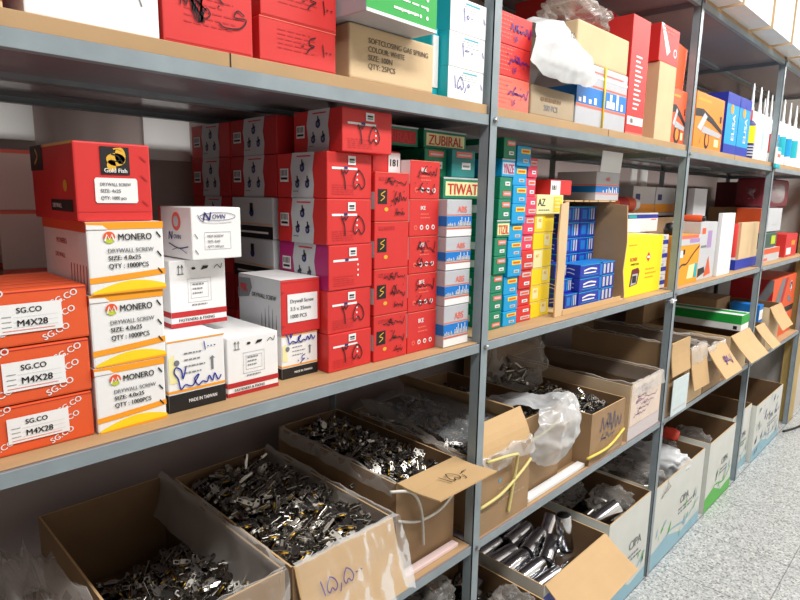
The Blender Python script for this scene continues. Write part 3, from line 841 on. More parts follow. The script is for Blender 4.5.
def art_greenend(A, mb, part):
    A.rect(mb, 'F', 0.42, 0.30, 0.80, 0.55, WHITE); A.rect(mb, 'F', 0.46, 0.38, 0.74, 0.45, GREY, 2)
    A.rect(mb, 'F', 0.18, 0.72, 0.86, 0.92, SALMON); A.rect(mb, 'F', 0.24, 0.78, 0.8, 0.84, LGREY, 2)


gx = 1.0089
pack('lock_box', 'green box with red letters on a cream panel, sitting on the silver boxes', 'lock box', gx, 0.06, AZ_[4] + 0.0008, 0.145, 0.16, 0.047, GREEN, art_greenlong)
pack('lock_box', 'teal box end with a small white label above the cream-panelled green box', 'lock box', gx + 0.045, 0.075, AZ_[4] + 0.0488, 0.085, 0.15, 0.062, mat('teal_green_card', (18, 130, 130), 0.5, var=0.03), art_greenend)
pack('lock_box', 'dark green box with a small white label in shadow next to the teal box end', 'lock box', LX1 + 0.003, 0.09, AZ_[4] + 0.0488, gx + 0.044 - LX1 - 0.003, 0.15, 0.060, GREEN, art_greenend)
pack('lock_box', 'green box with red letters on cream, uppermost under the shelf by the post', 'lock box', gx - 0.012, 0.11, AZ_[4] + 0.1115, 0.15, 0.14, 0.042, GREEN, lambda A, mb, part: art_greenlong(A, mb, part, 'ZUBIRAL'))
pack('lock_box', 'dim green box with red letters, uppermost, set back above the red icon boxes', 'lock box', gx - 0.17, 0.12, AZ_[4] + 0.1115, 0.15, 0.14, 0.042, GREEN, lambda A, mb, part: art_greenlong(A, mb, part, 'ZUBIRAL', DRED))
for i in range(5):
    pack('lock_box', 'shaded green box wedged behind the post, %s of five' % level(i, 5), 'lock box', 1.0755, 0.075, ZM + i * 0.062, 0.06, 0.17, 0.0612, GREEN,
         lambda A, mb, part: [A.rect(mb, 'L', 0.1 + k * 0.17, 0.42, 0.2 + k * 0.17, 0.60, WHITE) for k in range(5)], group='green boxes wedged behind the post')

# ------------------------------------------------------------------ middle shelf, second bay
def art_smallend(A, mb, part, top=SALMON, low=WHITE, flip=False):
    a, b = ((0.18, 0.28), (0.62, 0.86)) if not flip else ((0.62, 0.72), (0.14, 0.36))
    A.rect(mb, 'F', 0.26, b[0], 0.92, b[1], top); A.rect(mb, 'F', 0.34, b[0] + 0.07, 0.84, b[1] - 0.07, LGREY if top is SALMON else ORANGE, 2)
    A.rect(mb, 'F', 0.42, a[0], 0.82, a[0] + 0.18, low); A.rect(mb, 'F', 0.5, a[0] + 0.06, 0.74, a[0] + 0.12, GREY, 2)
    A.rect(mb, 'L', 0.1, 0.3, 0.7, 0.7, low)


# heights of the box rows
GZ = [ZM, 1.2364, 1.2831, 1.3317, 1.3771, 1.4243, 1.4685, 1.5192, 1.5738, 1.6182, 1.6689]
for i in range(10):
    word = {8: ('YNZE', LGREY, MAGENTA, 'cyan and white box with pink letters among the green boxes by the post'),
            5: ('TIZIL', CREAM, RED, 'teal box with red letters on a cream panel among the green boxes by the post')}.get(i)
    gw = 0.052 if not word else 0.056
    if word:
        pack('lock_box', word[3], 'lock box', 1.2 + 0.0035 * i, 0.06, GZ[i], gw, 0.2, GZ[i + 1] - GZ[i] - 0.0007, CYAN if i == 8 else GREEN,
             lambda A, mb, part, w=word: art_greenlong(A, mb, part, w[0], w[1], w[2]))
    else:
        pack('lock_box', 'small green box with a white label, %s in the green column' % level(i, 10), 'lock box',
             1.2 + 0.0035 * i + (0.001 if i % 2 else 0), 0.06 + 0.002 * (i % 3), GZ[i], gw, 0.2, GZ[i + 1] - GZ[i] - 0.0007, GREEN,
             lambda A, mb, part, i=i: art_smallend(A, mb, part, SALMON, WHITE, i in (0, 7)), group='green boxes past the post')
CZ = [ZM, 1.2293, 1.2724, 1.3202, 1.37, 1.4138, 1.4571, 1.5073, 1.5543, 1.603, 1.6533]
for i in range(10):
    pack('lock_box', 'small cyan box with yellow and white labels, %s in the cyan column' % level(i, 10), 'lock box',
         1.262 + 0.003 * i + 0.003 * (i % 2), 0.06 + 0.003 * ((i * 7) % 3), CZ[i], 0.063, 0.2, CZ[i + 1] - CZ[i] - 0.0007, CYAN,
         lambda A, mb, part: art_smallend(A, mb, part, YEL, LGREY), group='cyan boxes')
QZ = [ZM, 1.2328, 1.2802, 1.3324, 1.3838, 1.4265, 1.4764, 1.5255, 1.5765, 1.6266]
for i in range(9):
    pack('lock_box', 'small pink-red box with silver labels, %s in the pink column' % level(i, 9), 'lock box',
         1.334 + 0.003 * i, 0.066 + 0.003 * ((i * 5) % 3), QZ[i], 0.070 - 0.003 * i, 0.18, QZ[i + 1] - QZ[i] - 0.0007, PINK if i > 3 else RED,
         lambda A, mb, part, i=i: art_smallend(A, mb, part, LGREY, WHITE, i % 3 == 0), group='pink-red boxes')
YZ = [ZM, 1.2357, 1.2826, 1.3317, 1.3829, 1.4306, 1.4803, 1.5319]


def art_yellow(A, mb, part, i=0):
    if i % 2: A.rect(mb, 'F', 0.15, 0.2, 0.7, 0.85, CREAM); A.text(mb, 'F', 'AZ', 0.3, 0.6, 0.16, AMBER, 2, wmax=0.4)
    A.rect(mb, 'F', 0.0, 0.97, 1, 1, CREAM)


for i in range(6):
    for k in range(2):
        pack('lock_box', 'plain yellow box, %s of six, %s' % (level(i, 6), ('next to the pink column', 'next to the torn tray carton')[k]), 'lock box',
             1.408 + k * 0.0535 + (0.003 if i > 4 else 0), 0.072 + (0.004 if k else 0), YZ[i], 0.0525, 0.17, YZ[i + 1] - YZ[i] - 0.0007, YEL if (i + k) % 3 else CREAM if i == 3 else YEL,
             lambda A, mb, part, i=i, k=k: art_yellow(A, mb, part, i + k), group='yellow boxes')


def art_az(A, mb, part):
    q = part('lettering', 'dark green AZ lettering'); A.text(q, 'F', 'AZ', 0.03, 0.42, 0.4, mat('dark_green_ink', (20, 70, 40)), 1, wmax=0.42)
    A.rect(mb, 'F', 0.62, 0.12, 0.95, 0.9, YEL); A.lines(mb, 'F', 0.66, 0.2, 0.92, 0.8, 3, CREAM, 0.5, 2); A.lines(mb, 'F', 0.06, 0.14, 0.5, 0.24, 1, GREY, 0.5)


pack('lock_box', 'pale yellow box with green AZ lettering on top of the yellow boxes', 'lock box', 1.406, 0.066, YZ[6], 0.138, 0.15, 0.0526 , CREAM, art_az)
AZT = YZ[6] + 0.0526
pack('lock_box', 'small red box with a white 181 label on top of the AZ box', 'lock box', 1.4938, 0.08, AZT + 0.0006, 0.1183, 0.05, 0.042, RED, lambda A, mb, part: art_tag181(A, mb, part, 0.0))

# the torn open tray carton of blue boxes
TX0, TX1, TY0, TY1, TH = 1.521, 1.936, 0.035, 0.30, 1.5137 - ZM
mb = MB(); w, d = TX1 - TX0, TY1 - TY0; t = 0.005


def torn(pts, axis, c0, c1, inner, outer):
    f = [(a, c0, z) if axis == 'y' else (c0, a, z) for a, z in pts]; g = [(a, c1, z) if axis == 'y' else (c1, a, z) for a, z in pts]; n = len(pts)
    mb.add(f, [list(range(n))], outer); mb.add(g, [list(range(n))[::-1]], inner)
    mb.add(f + g, [(i, (i + 1) % n, n + (i + 1) % n, n + i) for i in range(n)], EDGE)


rr = random.Random(3)
torn([(-0.040, 0), (0.004, 0), (0.001, TH * .3), (0.004, TH * .6), (0.002, TH), (-0.038, TH - .006), (-0.043, TH * .7), (-0.038, TH * .45), (-0.042, TH * .2)], 'y', 0, t, CARDIN, PALECARD)
torn([(0, 0), (w, 0), (w, TH)] + [(w * (1 - k / 12), TH - rr.uniform(0, .012)) for k in range(1, 12)] + [(0, TH)], 'y', d, d - t, CARDIN, CARD)
torn([(0, 0), (d, 0), (d, TH), (d * 0.6, TH * 0.985), (d * .3, TH * .99), (0.012, TH * .97), (0.004, TH * .6), (0.01, TH * .3), (0, 0.02)], 'x', w, w - t, CARD, CARD)
mb.box(0, 0, 0, w, d, 0.005, PALECARD); mb.box(0, -0.002, 0, w * 0.92, 0.002, 0.016, EDGE)
tag(mb.build('tray_carton', loc=(TX0, TY0, ZM + 0.0004)), 'torn-open brown carton tray holding the dark blue boxes', 'carton')
q = MB(); q.bbox(0, 0, 0, 0.36, 0.22, 0.004, PALECARD, 0.001)
for k in range(12): q.box(k * 0.03, -0.004 - rr.uniform(0, .010), 0.0, k * 0.03 + 0.028, 0.002, 0.004, EDGE)
tag(q.build('cardboard_sheet', loc=(1.548, 0.09, ZM + TH + 0.001)), 'loose brown cardboard sheet laid across the top of the torn tray carton', 'cardboard sheet')


def art_blue(A, mb, part):
    for k in range(3): A.rect(mb, 'F', 0.52 + k * 0.15, 0.15, 0.60 + k * 0.15, 0.88, LGREY if k else CYAN)
    A.rect(mb, 'F', 0.1, 0.2, 0.4, 0.8, BLUE)
    for v in (0.3, 0.55): A.stroke(mb, 'L', [(0.25, v), (0.5, v + 0.08), (0.75, v)], LGREY, 0.003, 1)
    A.rect(mb, 'L', 0.0, 0.94, 1, 1, CYAN); A.rect(mb, 'F', 0.0, 0.94, 1, 1, CYAN)


def art_bluelong(A, mb, part):
    for k in range(3): A.rect(mb, 'F', 0.66 + k * 0.11, 0.12, 0.72 + k * 0.11, 0.86, LGREY)
    A.rect(mb, 'F', 0.55, 0.0, 0.62, 1, BLUE); A.stroke(mb, 'F', [(0.1, 0.55), (0.28, 0.68), (0.46, 0.58)], WHITE, 0.005, 1); A.rect(mb, 'F', 0.1, 0.32, 0.44, 0.42, WHITE); A.rect(mb, 'F', 0.06, 0.16, 0.5, 0.2, CYAN)
    for v in (0.3, 0.6): A.stroke(mb, 'L', [(0.25, v), (0.5, v + 0.1), (0.75, v)], LGREY, 0.003, 1)
    A.rect(mb, 'F', 0.0, 0.93, 1, 1, CYAN); A.rect(mb, 'T', 0, 0, 1, 1, BLUE, 0.5)


BX = 1.6624 + 0.005
BZ = [ZM + 0.006, ZM + 0.006 + 0.0425, ZM + 0.006 + 0.0850, ZM + 0.006 + 0.1275]
for i in range(3):
    pack('blue_box', 'bright blue box with white swooshes, %s of the front three in the tray' % level(i, 3), 'blue box',
         BX, 0.062, BZ[i], 0.235, 0.075, 0.0418, DBLUE, art_bluelong, group='front blue boxes in the tray')
for i in range(3):
    pack('blue_box', 'blue box lying end-on beside the front three, %s of its column' % level(i, 3), 'blue box', BX - 0.078, 0.064 + 0.02 * i, ZM + 0.006 + i * 0.044, 0.072, 0.07, 0.043, DBLUE, art_blue, group='end-on blue boxes in the tray')
for i in range(6):
    for k in range(2):
        pack('blue_box', 'dark blue box, %s of six in the tall stack %s' % (level(i, 6), ('nearer the torn strip', 'against the tray side')[k]), 'blue box',
             1.705 + k * 0.108, 0.150, ZM + 0.006 + i * 0.0505, 0.105, 0.11, 0.0497, DBLUE, art_blue, group='tall blue stacks in the tray')


def art_tool(A, mb, part):
    q = part('lettering', 'red and black lettering')
    A.text(q, 'F', 'RONIX', 0.14, 0.60, 0.065, RED, 1, wmax=0.34); A.text(q, 'F', 'POWER TOOLS', 0.16, 0.53, 0.035, BLACK, 1, wmax=0.34)
    q = part('logo', 'red diamond emblem'); A.poly(q, 'F', [(0.61, 0.55), (0.67, 0.64), (0.61, 0.73), (0.55, 0.64)], RED, 1); A.rect(q, 'F', 0.57, 0.62, 0.65, 0.66, WHITE, 2)
    A.poly(mb, 'F', [(0.16, 0.17), (0.36, 0.20), (0.40, 0.42), (0.36, 0.48), (0.20, 0.46)], MAROON); A.poly(mb, 'F', [(0.19, 0.19), (0.33, 0.21), (0.36, 0.38), (0.22, 0.38)], SILVER, 2); A.rect(mb, 'F', 0.22, 0.23, 0.32, 0.35, BLACK, 3)
    A.lines(mb, 'F', 0.55, 0.22, 0.85, 0.44, 3, AMBER, 0.3, seed=9); A.lines(mb, 'F', 0.08, 0.85, 0.3, 0.88, 1, AMBER, 0.6)


pack('tool_box', 'bright yellow power-tool box standing at the shelf edge by the post', 'tool box', 1.939, 0.046, ZM, 2.2644 - 1.939, 0.12, 1.397 - ZM, VYEL, art_tool)


def art_bluestripe(A, mb, part):
    A.rect(mb, 'F', 0, 0.30, 1, 0.62, DBLUE); A.rect(mb, 'L', 0, 0.3, 1, 0.62, DBLUE); A.rect(mb, 'F', 0.1, 0.7, 0.5, 0.9, LGREY)


SBX = 2.2751 + 0.006
for i in range(4):
    pack('tap_box', 'white box with a dark blue band, %s of four beside the yellow box' % level(i, 4), 'tap box', SBX, 0.055, ZM + i * 0.0515, 0.058, 0.12, 0.0505, WHITE, art_bluestripe, group='white boxes with a dark blue band')

# on top of the torn tray carton: white and blue mixer box with its flap up
zt = ZM + TH + 0.0056


def art_mixer(A, mb, part):
    A.rect(mb, 'F', 0, 0.28, 1, 0.50, BLUE); A.rect(mb, 'F', 0, 0.52, 1, 0.56, SALMON); A.rect(mb, 'F', 0, 0.22, 1, 0.25, SALMON); A.rect(mb, 'L', 0, 0.28, 1, 0.50, BLUE); A.rect(mb, 'L', 0, 0.52, 1, 0.56, SALMON)
    for u, h_ in ((0.3, .06), (0.45, .1), (0.55, .16), (0.62, .08), (0.7, .18), (0.8, .1), (0.88, .17)): A.rect(mb, 'F', u - 0.02, 0.28, u + 0.02, 0.3 + h_, WHITE, 2)
    A.text(mb, 'F', 'ABS', 0.4, 0.68, 0.14, SALMON, 1, wmax=0.4)
    q = part('flap'); q.add([(A.w * .12, 0.0, A.h), (A.w, 0.0, A.h), (A.w * 1.02, -0.004, A.h + 0.066), (A.w * .14, -0.004, A.h + 0.066)], [(0, 1, 2, 3)], WPLAST)
    q.add([(A.w * .12, 0.002, A.h), (A.w, 0.002, A.h), (A.w * 1.02, -0.002, A.h + 0.066), (A.w * .14, -0.002, A.h + 0.066)], [(3, 2, 1, 0)], WPLAST)


pack('mixer_box', 'blue-banded white box with a raised flap on top of the tray carton', 'mixer box', 1.8052, 0.10, zt, 0.1668, 0.14, 0.091, SILVER, art_mixer)

# bulky white pack and the orange glue gun pack further back
BULK_X = 2.192
for i, hh in enumerate((0.16, 0.0)):
    pass
for i in range(3):
    pack('tap_box', 'white box behind the yellow tool box, %s of three' % level(i, 3), 'tap box', BULK_X, 0.19, ZM + i * 0.069, 0.30, 0.15, 0.068, WHITE, art_bluestripe, group='white boxes behind the tool box')
pack('tap_box', 'bulky white pack with a blue stripe under the orange and white tube', 'tap box', BULK_X - 0.02, 0.175, ZM + 0.2075, 0.33, 0.19, 0.075, WHITE,
     lambda A, mb, part: (A.rect(mb, 'F', 0.05, 0.72, 1, 0.92, DBLUE), A.rect(mb, 'F', 0.2, 0.74, 0.4, 0.9, TEAL, 2), A.rect(mb, 'F', 0.8, 0.62, 0.95, 0.68, SALMON, 1)), rz=-0.03)
q = MB(); Mx = Matrix.Translation((BULK_X + 0.03, 0.25, ZM + 0.2825 + 0.032)) @ Matrix.Rotation(-0.12, 4, 'Z') @ Matrix.Rotation(PI / 2, 4, 'Y')
q.lathe([(0.028, 0), (0.030, 0.004), (0.030, 0.15), (0.027, 0.156)], ORANGE, 20, Mx); q.lathe([(0.0302, 0.03), (0.0302, 0.10)], DRED, 20, Mx, cap=False)
o = q.build('sealant_tube'); tag(o, 'orange and red tube with a white cap lying on the bulky white pack', 'sealant tube')
q = MB(); q.lathe([(0.026, 0.156), (0.027, 0.160), (0.024, 0.19), (0.010, 0.194)], WPLAST, 20, Mx); q.build('cap', o)
pack('tap_box', 'flat red box lying behind the orange and white tube', 'tap box', BULK_X + 0.02, 0.37, ZM, 0.26, 0.12, 0.30, DRED, None)

# ------------------------------------------------------------------ middle shelf, third bay
def art_sander(A, mb, part):
    A.rect(mb, 'F', 0, 0.80, 1, 1.0, LGREY); A.rect(mb, 'F', 0.55, 0.84, 0.95, 0.92, mat('lilac_print', (170, 140, 190)), 2); A.rect(mb, 'F', 0.2, 0.93, 0.9, 1.0, SALMON, 2)
    q = part('picture', 'white and black tool picture')
    A.rect(q, 'F', 0.22, 0.56, 0.34, 0.70, WHITE, 1); A.rect(q, 'F', 0.33, 0.62, 0.40, 0.72, BLACK, 2); A.stroke(q, 'F', [(0.0, 0.16), (0.3, 0.40), (0.5, 0.42), (0.72, 0.60), (0.97, 0.76)], BLACK, 0.007, 2)
    A.poly(mb, 'F', [(0.55, 0.1), (0.8, 0.1), (0.85, 0.4), (0.6, 0.38)], CREAM); A.rect(mb, 'F', 0.84, 0.10, 0.95, 0.40, TEAL, 2)


S3 = 2.325
pack('tool_box', 'amber tool box with a black cable picture next to the post', 'tool box', S3 + 0.03, 0.035, ZM, 0.285, 0.10, 1.3877 - ZM + 0.0, AMBER, art_sander)


def art_greyprint(A, mb, part):
    A.rect(mb, 'F', 0.1, 0.80, 0.3, 0.9, ORANGE); A.rect(mb, 'F', 0.45, 0.55, 0.7, 0.85, mat('lilac_print', (170, 140, 190))); A.rect(mb, 'F', 0.1, 0.56, 0.42, 0.60, GREY)
    A.poly(mb, 'F', [(0.05, 0.05), (0.45, 0.12), (0.4, 0.22), (0.05, 0.2)], BLACK); A.poly(mb, 'F', [(0.4, 0.04), (0.8, 0.08), (0.6, 0.4), (0.5, 0.2)], ORANGE, 2)


pack('tool_box', 'white box with orange and black printing beside the amber tool box', 'tool box', S3 + 0.32, 0.04, ZM, 0.215, 0.12, 0.245, LGREY, art_greyprint)
q = MB(); Mx = Matrix.Translation((S3 + 0.355, 0.055, ZM + 0.246 + 0.014)) @ Matrix.Rotation(PI / 2, 4, 'X')
q.lathe([(0.012, -0.07), (0.0145, -0.06), (0.0145, 0.0), (0.012, 0.008)], ORANGE, 16, Mx)
o = q.build('knob_tool'); tag(o, 'small orange knob with a black end on top of the orange-printed white box', 'tool knob')
q = MB(); q.lathe([(0.0118, 0.0), (0.0118, 0.014), (0.008, 0.018)], BPLAST, 16, Mx); q.build('end_cap', o)
q = MB(); q.lathe([(0.0, 0), (0.022, 0.002), (0.026, 0.022), (0.018, 0.045), (0.0, 0.05)], BPLAST, 16, cap=False)
tag(q.build('rubber_knob', loc=(S3 + 0.09, 0.08, ZM + 1.3877 - ZM + 0.0006)), 'round black rubber knob resting on the amber tool box', 'knob')
# brown carton and yellow-striped packs further back
open_carton('carton', 'open brown carton behind the amber tool box', 2.505, 2.985, 0.20, 0.50, ZM + 0.0005, 0.26, CARD, CARDIN)
for i in range(2):
    pack('hardware_box', ('white pack with a yellow stripe, high behind the second full post', 'white pack with a yellow stripe, high beside the tall grey sheet-like box')[i], 'hardware box',
         2.51 + i * 0.242, 0.28, ZM + 0.262, 0.235, 0.18, 0.13, LGREY, lambda A, mb, part: (A.rect(mb, 'F', 0, 0.12, 1, 0.42, AMBER), A.rect(mb, 'F', 0.1, 0.55, 0.3, 0.75, NAVY)), group='white packs with a yellow stripe')
# white box with upright flap
fx = 2.8711
pack('carton', 'tall white carton front standing upright in the third bay', 'carton', fx + 0.005, 0.028, ZM, 0.185, 0.018, 1.4719 - ZM, WHITE, None)
pack('carton', 'tall grey sheet-like box behind the white carton front, reaching up into shade', 'carton', fx + 0.02, 0.16, ZM, 0.17, 0.03, 0.39, LGREY, None)
# open blue carton with a tan flap and a red roll
bx = 3.1603
open_carton('carton', 'low dark blue carton with a tan flap folded up at its front', bx + 0.045, bx + 0.46, 0.045, 0.33, ZM + 0.0005, 0.05, DBLUE, CARDIN, ())
q = MB(); q.bbox(0, 0, 0, 0.335, 0.005, 0.1911, PALECARD, 0.001)
tag(q.build('cardboard_sheet', loc=(3.2804, 0.028, ZM + 0.0005 + 0.035)), 'tan cardboard panel standing upright in front of the dark blue carton', 'cardboard sheet') if False else None
pack('carton', 'plain tan carton at the shelf edge behind the third post', 'carton', 3.2804 - 0.005, 0.052, ZM + 0.0055, 0.315, 0.02, 1.4153 - ZM, PALECARD, None)
q = MB(); q.lathe([(0.026, 0), (0.028, 0.004), (0.028, 0.19), (0.026, 0.196)], RED, 20); q.lathe([(0.0284, 0.0), (0.0284, 0.03)], LGREY, 20, cap=False)
o = q.build('tape_roll', loc=(bx + 0.083, 0.086, ZM + 0.0006 + 0.03)); tag(o, 'upright red roll between the white carton front and the plain tan carton', 'roll')
q = MB(); q.lathe([(0.0285, 0), (0.03, 0.0), (0.03, 0.03), (0.0, 0.03)], WPLAST, 20); q.build('white_base', o, (0, 0, -0.03))
pack('tool_box', 'dark maroon case with small white lettering high behind the third post', 'tool box', 4.3761, 0.36, ZM + 0.29, 0.42, 0.16, 0.17, MAROON, lambda A, mb, part: A.text(mb, 'F', 'BOSCH', 0.1, 0.15, 0.14, LGREY, 1, wmax=0.5))
pack('carton', 'shaded brown carton supporting the dark maroon case', 'carton', 4.3761, 0.365, ZM, 0.42, 0.15, 0.2885, CARD, None)

# ------------------------------------------------------------------ middle shelf, far bay
EX = 3.53
pack('tool_box', 'orange and white box on the far side of the third post', 'tool box', EX + 0.10, 0.06, ZM + 0.17, 0.46, 0.12, 0.13, LGREY, lambda A, mb, part: (A.rect(mb, 'F', 0, 0, 0.32, 1, ORANGE), A.rect(mb, 'L', 0, 0, 1, 1, ORANGE), A.rect(mb, 'F', 0.05, 0.5, 0.2, 0.75, WHITE, 2), A.rect(mb, 'F', 0.4, 0.3, 0.8, 0.34, LGREY, 2)))
pack('tool_box', 'orange-banded white box at the shelf edge under the green-black case', 'tool box', EX + 0.12, 0.05, ZM, 0.44, 0.14, 0.075, LGREY, lambda A, mb, part: (A.rect(mb, 'F', 0, 0.6, 1, 1, ORANGE), A.rect(mb, 'F', 0.1, 0.1, 0.4, 0.3, SALMON)))
q = MB(); q.bbox(0, 0, 0, 0.34, 0.12, 0.088, mat('bottle_green_plastic', (18, 74, 62), 0.3), 0.018, seg=3)
o = q.build('small_case', loc=(EX + 0.17, 0.058, ZM + 0.0765)); tag(o, 'rounded dark green case with a lime window between two orange and white boxes', 'case')
q = MB(); q.bbox(0.20, -0.002, 0.02, 0.29, 0.002, 0.068, LIME, 0.001); q.build('window', o)
pack('carton', 'narrow tan carton just past the third post', 'carton', EX + 0.033, 0.075, ZM, 0.06, 0.12, 0.165, PALECARD, lambda A, mb, part: A.rect(mb, 'F', 0.1, 0.1, 0.5, 0.4, PINK))
q = MB(); q.bbox(-0.27, -0.07, 0.0, 0.27, 0.08, 0.165, MAROON, 0.025, seg=3)
o = q.build('tool_bag', loc=(4.02, 0.15, ZM + 0.3012)); tag(o, 'shiny dark red plastic-wrapped bag under the upper shelf in the far bay', 'bag')
q = MB(); lump(q, 0, 0.0, 0.083, 0.275, 0.082, 0.084, FILM, 5, 0.05, 2.6, 5, floor=0.0); q.build('plastic_wrap', o)
pack('carton', 'shaded carton beneath the shiny red bag', 'carton', EX + 0.18, 0.205, ZM, 0.62, 0.145, 0.3005, CARD, None)
pack('tool_box', 'small red box with white and orange marks at the far end of the middle shelf', 'tool box', EX + 0.70, 0.05, ZM, 0.30, 0.14, 0.14, RED, lambda A, mb, part: (A.rect(mb, 'F', 0.1, 0.1, 0.5, 0.4, WHITE), A.rect(mb, 'F', 0.5, 0.5, 0.8, 0.7, AMBER)))

# ------------------------------------------------------------------ upper shelf
pack('tube_box', 'long white box lying along the upper shelf beside the red boxes', 'carton', 0.2089, 0.010, ZU, 0.1566, 0.2, 0.10, WHITE,
     lambda A, mb, part: A.stroke(mb, 'F', [(0.80, 0.62), (0.86, 0.36)], GREY, 0.002, 1, False))
pack('hardware_box', 'pinkish-red box at the very end of the upper shelf past the long white box', 'hardware box', 0.06, 0.012, ZU + 0.012, 0.135, 0.18, 0.12, DRED, None)
q = MB(); q.bbox(0, 0, 0, 0.125, 0.17, 0.0115, PALECARD, 0.001); tag(q.build('cardboard_sheet', loc=(0.065, 0.016, ZU)), 'thin folded cardboard under the pinkish-red box', 'cardboard sheet')


def art_redprint(A, mb, part, seed=0, hand=True, digits=None):
    A.lines(mb, 'F', 0.22, 0.28, 0.80, 0.80, 5, DRED, 0.25, 1, seed=seed + 1); A.rect(mb, 'F', 0, 0.975, 1, 1, SALMON)
    A.rect(mb, 'F', 0.02, 0.04, 0.98, 0.05, DRED)
    q = part('handwriting', 'black pen marks')
    if digits: numerals(A, q, 'F', '.y', 0.50, 0.36, 0.42, INK, 0.0018); numerals(A, q, 'F', '1..', 0.78, 0.36, 0.30, INK, 0.0018, adv=0.42)
    elif hand:
        for k in range(4): A.stroke(q, 'F', [(0.30 + .03 * k, 0.55), (0.36 + .02 * k, 0.95 - .05 * k), (0.42 - .01 * k, 0.5), (0.34 + .03 * k, 0.42), (0.30, 0.75), (0.46, 0.6)], INK, 0.0018)
        A.stroke(q, 'F', [(0.18, 0.60), (0.2, 0.75), (0.24, 0.62), (0.28, 0.72), (0.42, 0.48), (0.5, 0.55), (0.46, 0.64), (0.42, 0.52)], INK, 0.0018); A.stroke(q, 'F', [(0.12, 0.8), (0.15, 0.68)], INK, 0.0018)
        A.stroke(q, 'F', [(0.90, 0.66), (0.82, 0.72), (0.78, 0.60), (0.92, 0.60), (0.84, 0.44), (0.66, 0.40), (0.60, 0.46)], INK, 0.002); A.stroke(q, 'F', [(0.54, 0.92), (0.66, 0.76)], INK, 0.002); A.ell(q, 'F', 0.6, 0.72, 0.0014, INK, 3)


pack('hardware_box', 'red box with thick black pen scrawl beside the long white box', 'hardware box', 0.3696, 0.008, ZU, 0.1361 - 0.001, 0.2, 0.083, RED, art_redprint)
q = MB(); sheet(q, [[(0, 0.0, 0), (0.075, 0.0, 0.004), (0.10, 0.0, 0)], [(0.0, 0.09, 0.012), (0.06, 0.09, 0.02), (0.10, 0.09, 0.008)]], film('pink_film', 0.6, (236, 150, 190)), 3, 0.004, 14, 10, 30)
tag(q.build('plastic_packet', loc=(0.3696 + 0.03, 0.03, ZU + 0.0905)), 'crumpled pink plastic packet on top of the scrawled red box', 'packet')
u2 = 1.7879 - 0.003
pack('hardware_box', 'red box with black pen numbers, lower of the pair beside the soft-closing carton', 'hardware box', 0.5143 + 0.002, 0.008, ZU, 0.1484 - 0.002, 0.2, u2 - ZU - 0.0006, RED,
     lambda A, mb, part: art_redprint(A, mb, part, 5, True, True), group='paired red boxes')
pack('hardware_box', 'red box with black pen numbers, upper of the pair beside the soft-closing carton', 'hardware box', 0.5143 + 0.005, 0.008, u2, 0.1484 - 0.004, 0.2, 0.068, RED,
     lambda A, mb, part: art_redprint(A, mb, part, 9, True, True), group='paired red boxes')


def art_gas(A, mb, part):
    q = part('lettering', 'grey stencil lettering')
    for k, s in enumerate(('SOFTCLOSING GAS SPRING', 'COLOUR: WHITE', 'SIZE: 100N', 'QTY: 25PCS')):
        A.text(q, 'F', s, 0.20, 0.70 - k * 0.155, 0.105, mat('stencil_ink', (104, 88, 66)), 1, wmax=0.72 if k == 0 else 0.42)


pack('carton', 'tan soft-closing gas spring carton with stencil lettering on the upper shelf', 'carton', 0.689 + 0.002, 0.006, ZU, 0.2189 - 0.004, 0.2, 1.811 - ZU, PALECARD, art_gas, bev=0.004)


def art_green(A, mb, part):
    A.rect(mb, 'F', 0, 0, 1, 1, VGREEN, 1); A.rect(mb, 'F', 0, 0, 1, 0.07, WHITE, 2)
    q = part('lettering', 'white lettering'); A.text(q, 'F', 'SPORT VIEW', 0.30, 0.68, 0.1, WHITE, 2, wmax=0.4); A.text(q, 'F', 'LOAD 30 -', 0.12, 0.44, 0.12, WHITE, 2, wmax=0.34)
    A.text(q, 'F', 'SPORT MINI', 0.32, 0.9, 0.08, WHITE, 2, wmax=0.34)
    for k in range(4):
        A.rect(q, 'F', 0.36 + k * 0.13, 0.46, 0.46 + k * 0.13, 0.5, WHITE, 2); A.ell(q, 'F', 0.48 + k * 0.09, 0.26, 0.003, WHITE, 2); A.ell(q, 'F', 0.85, 0.26 + k * 0.2, 0.0034, WHITE, 2)
    A.rect(q, 'F', 0.36, 0.24, 0.72, 0.29, WHITE, 2)


gz = 1.811 + 0.001
pack('hardware_box', 'green box with white lettering on top of the soft-closing carton', 'hardware box', 0.6691 + 0.004, -0.055, gz, 0.1781 - 0.002, 0.22, 0.075, SILVER, art_green, rz=0.035)
q = MB(); q.bbox(0, 0, 0, 0.020, 0.14, 0.135, TEAL, 0.004); q.bbox(0.002, -0.002, 0.02, 0.018, 0.002, 0.12, WHITE, 0.0005)
tag(q.build('hardware_box', loc=(0.9334-0.001, 0.035, ZU)), 'turquoise packet squeezed between the soft-closing carton and the white boxes', 'packet')


def art_white10(A, mb, part, s='10', seed=0):
    A.lines(mb, 'F', 0.35, 0.60, 0.85, 0.82, 3, LGREY, 0.3, seed=seed); A.rect(mb, 'F', 0.4, 0.86, 0.8, 0.9, TEAL); A.rect(mb, 'L', 0.0, 0, 1, 1, TEAL)
    q = part('handwriting', 'blue pen numbers'); numerals(A, q, 'F', s, 0.12 if len(s) > 3 else 0.3, 0.34, 0.40, BLUEINK, 0.002)
    if seed < 3: A.stroke(q, 'F', [(0.9, 0.62), (0.95, 0.45)], BLUEINK, 0.002, 3, False)


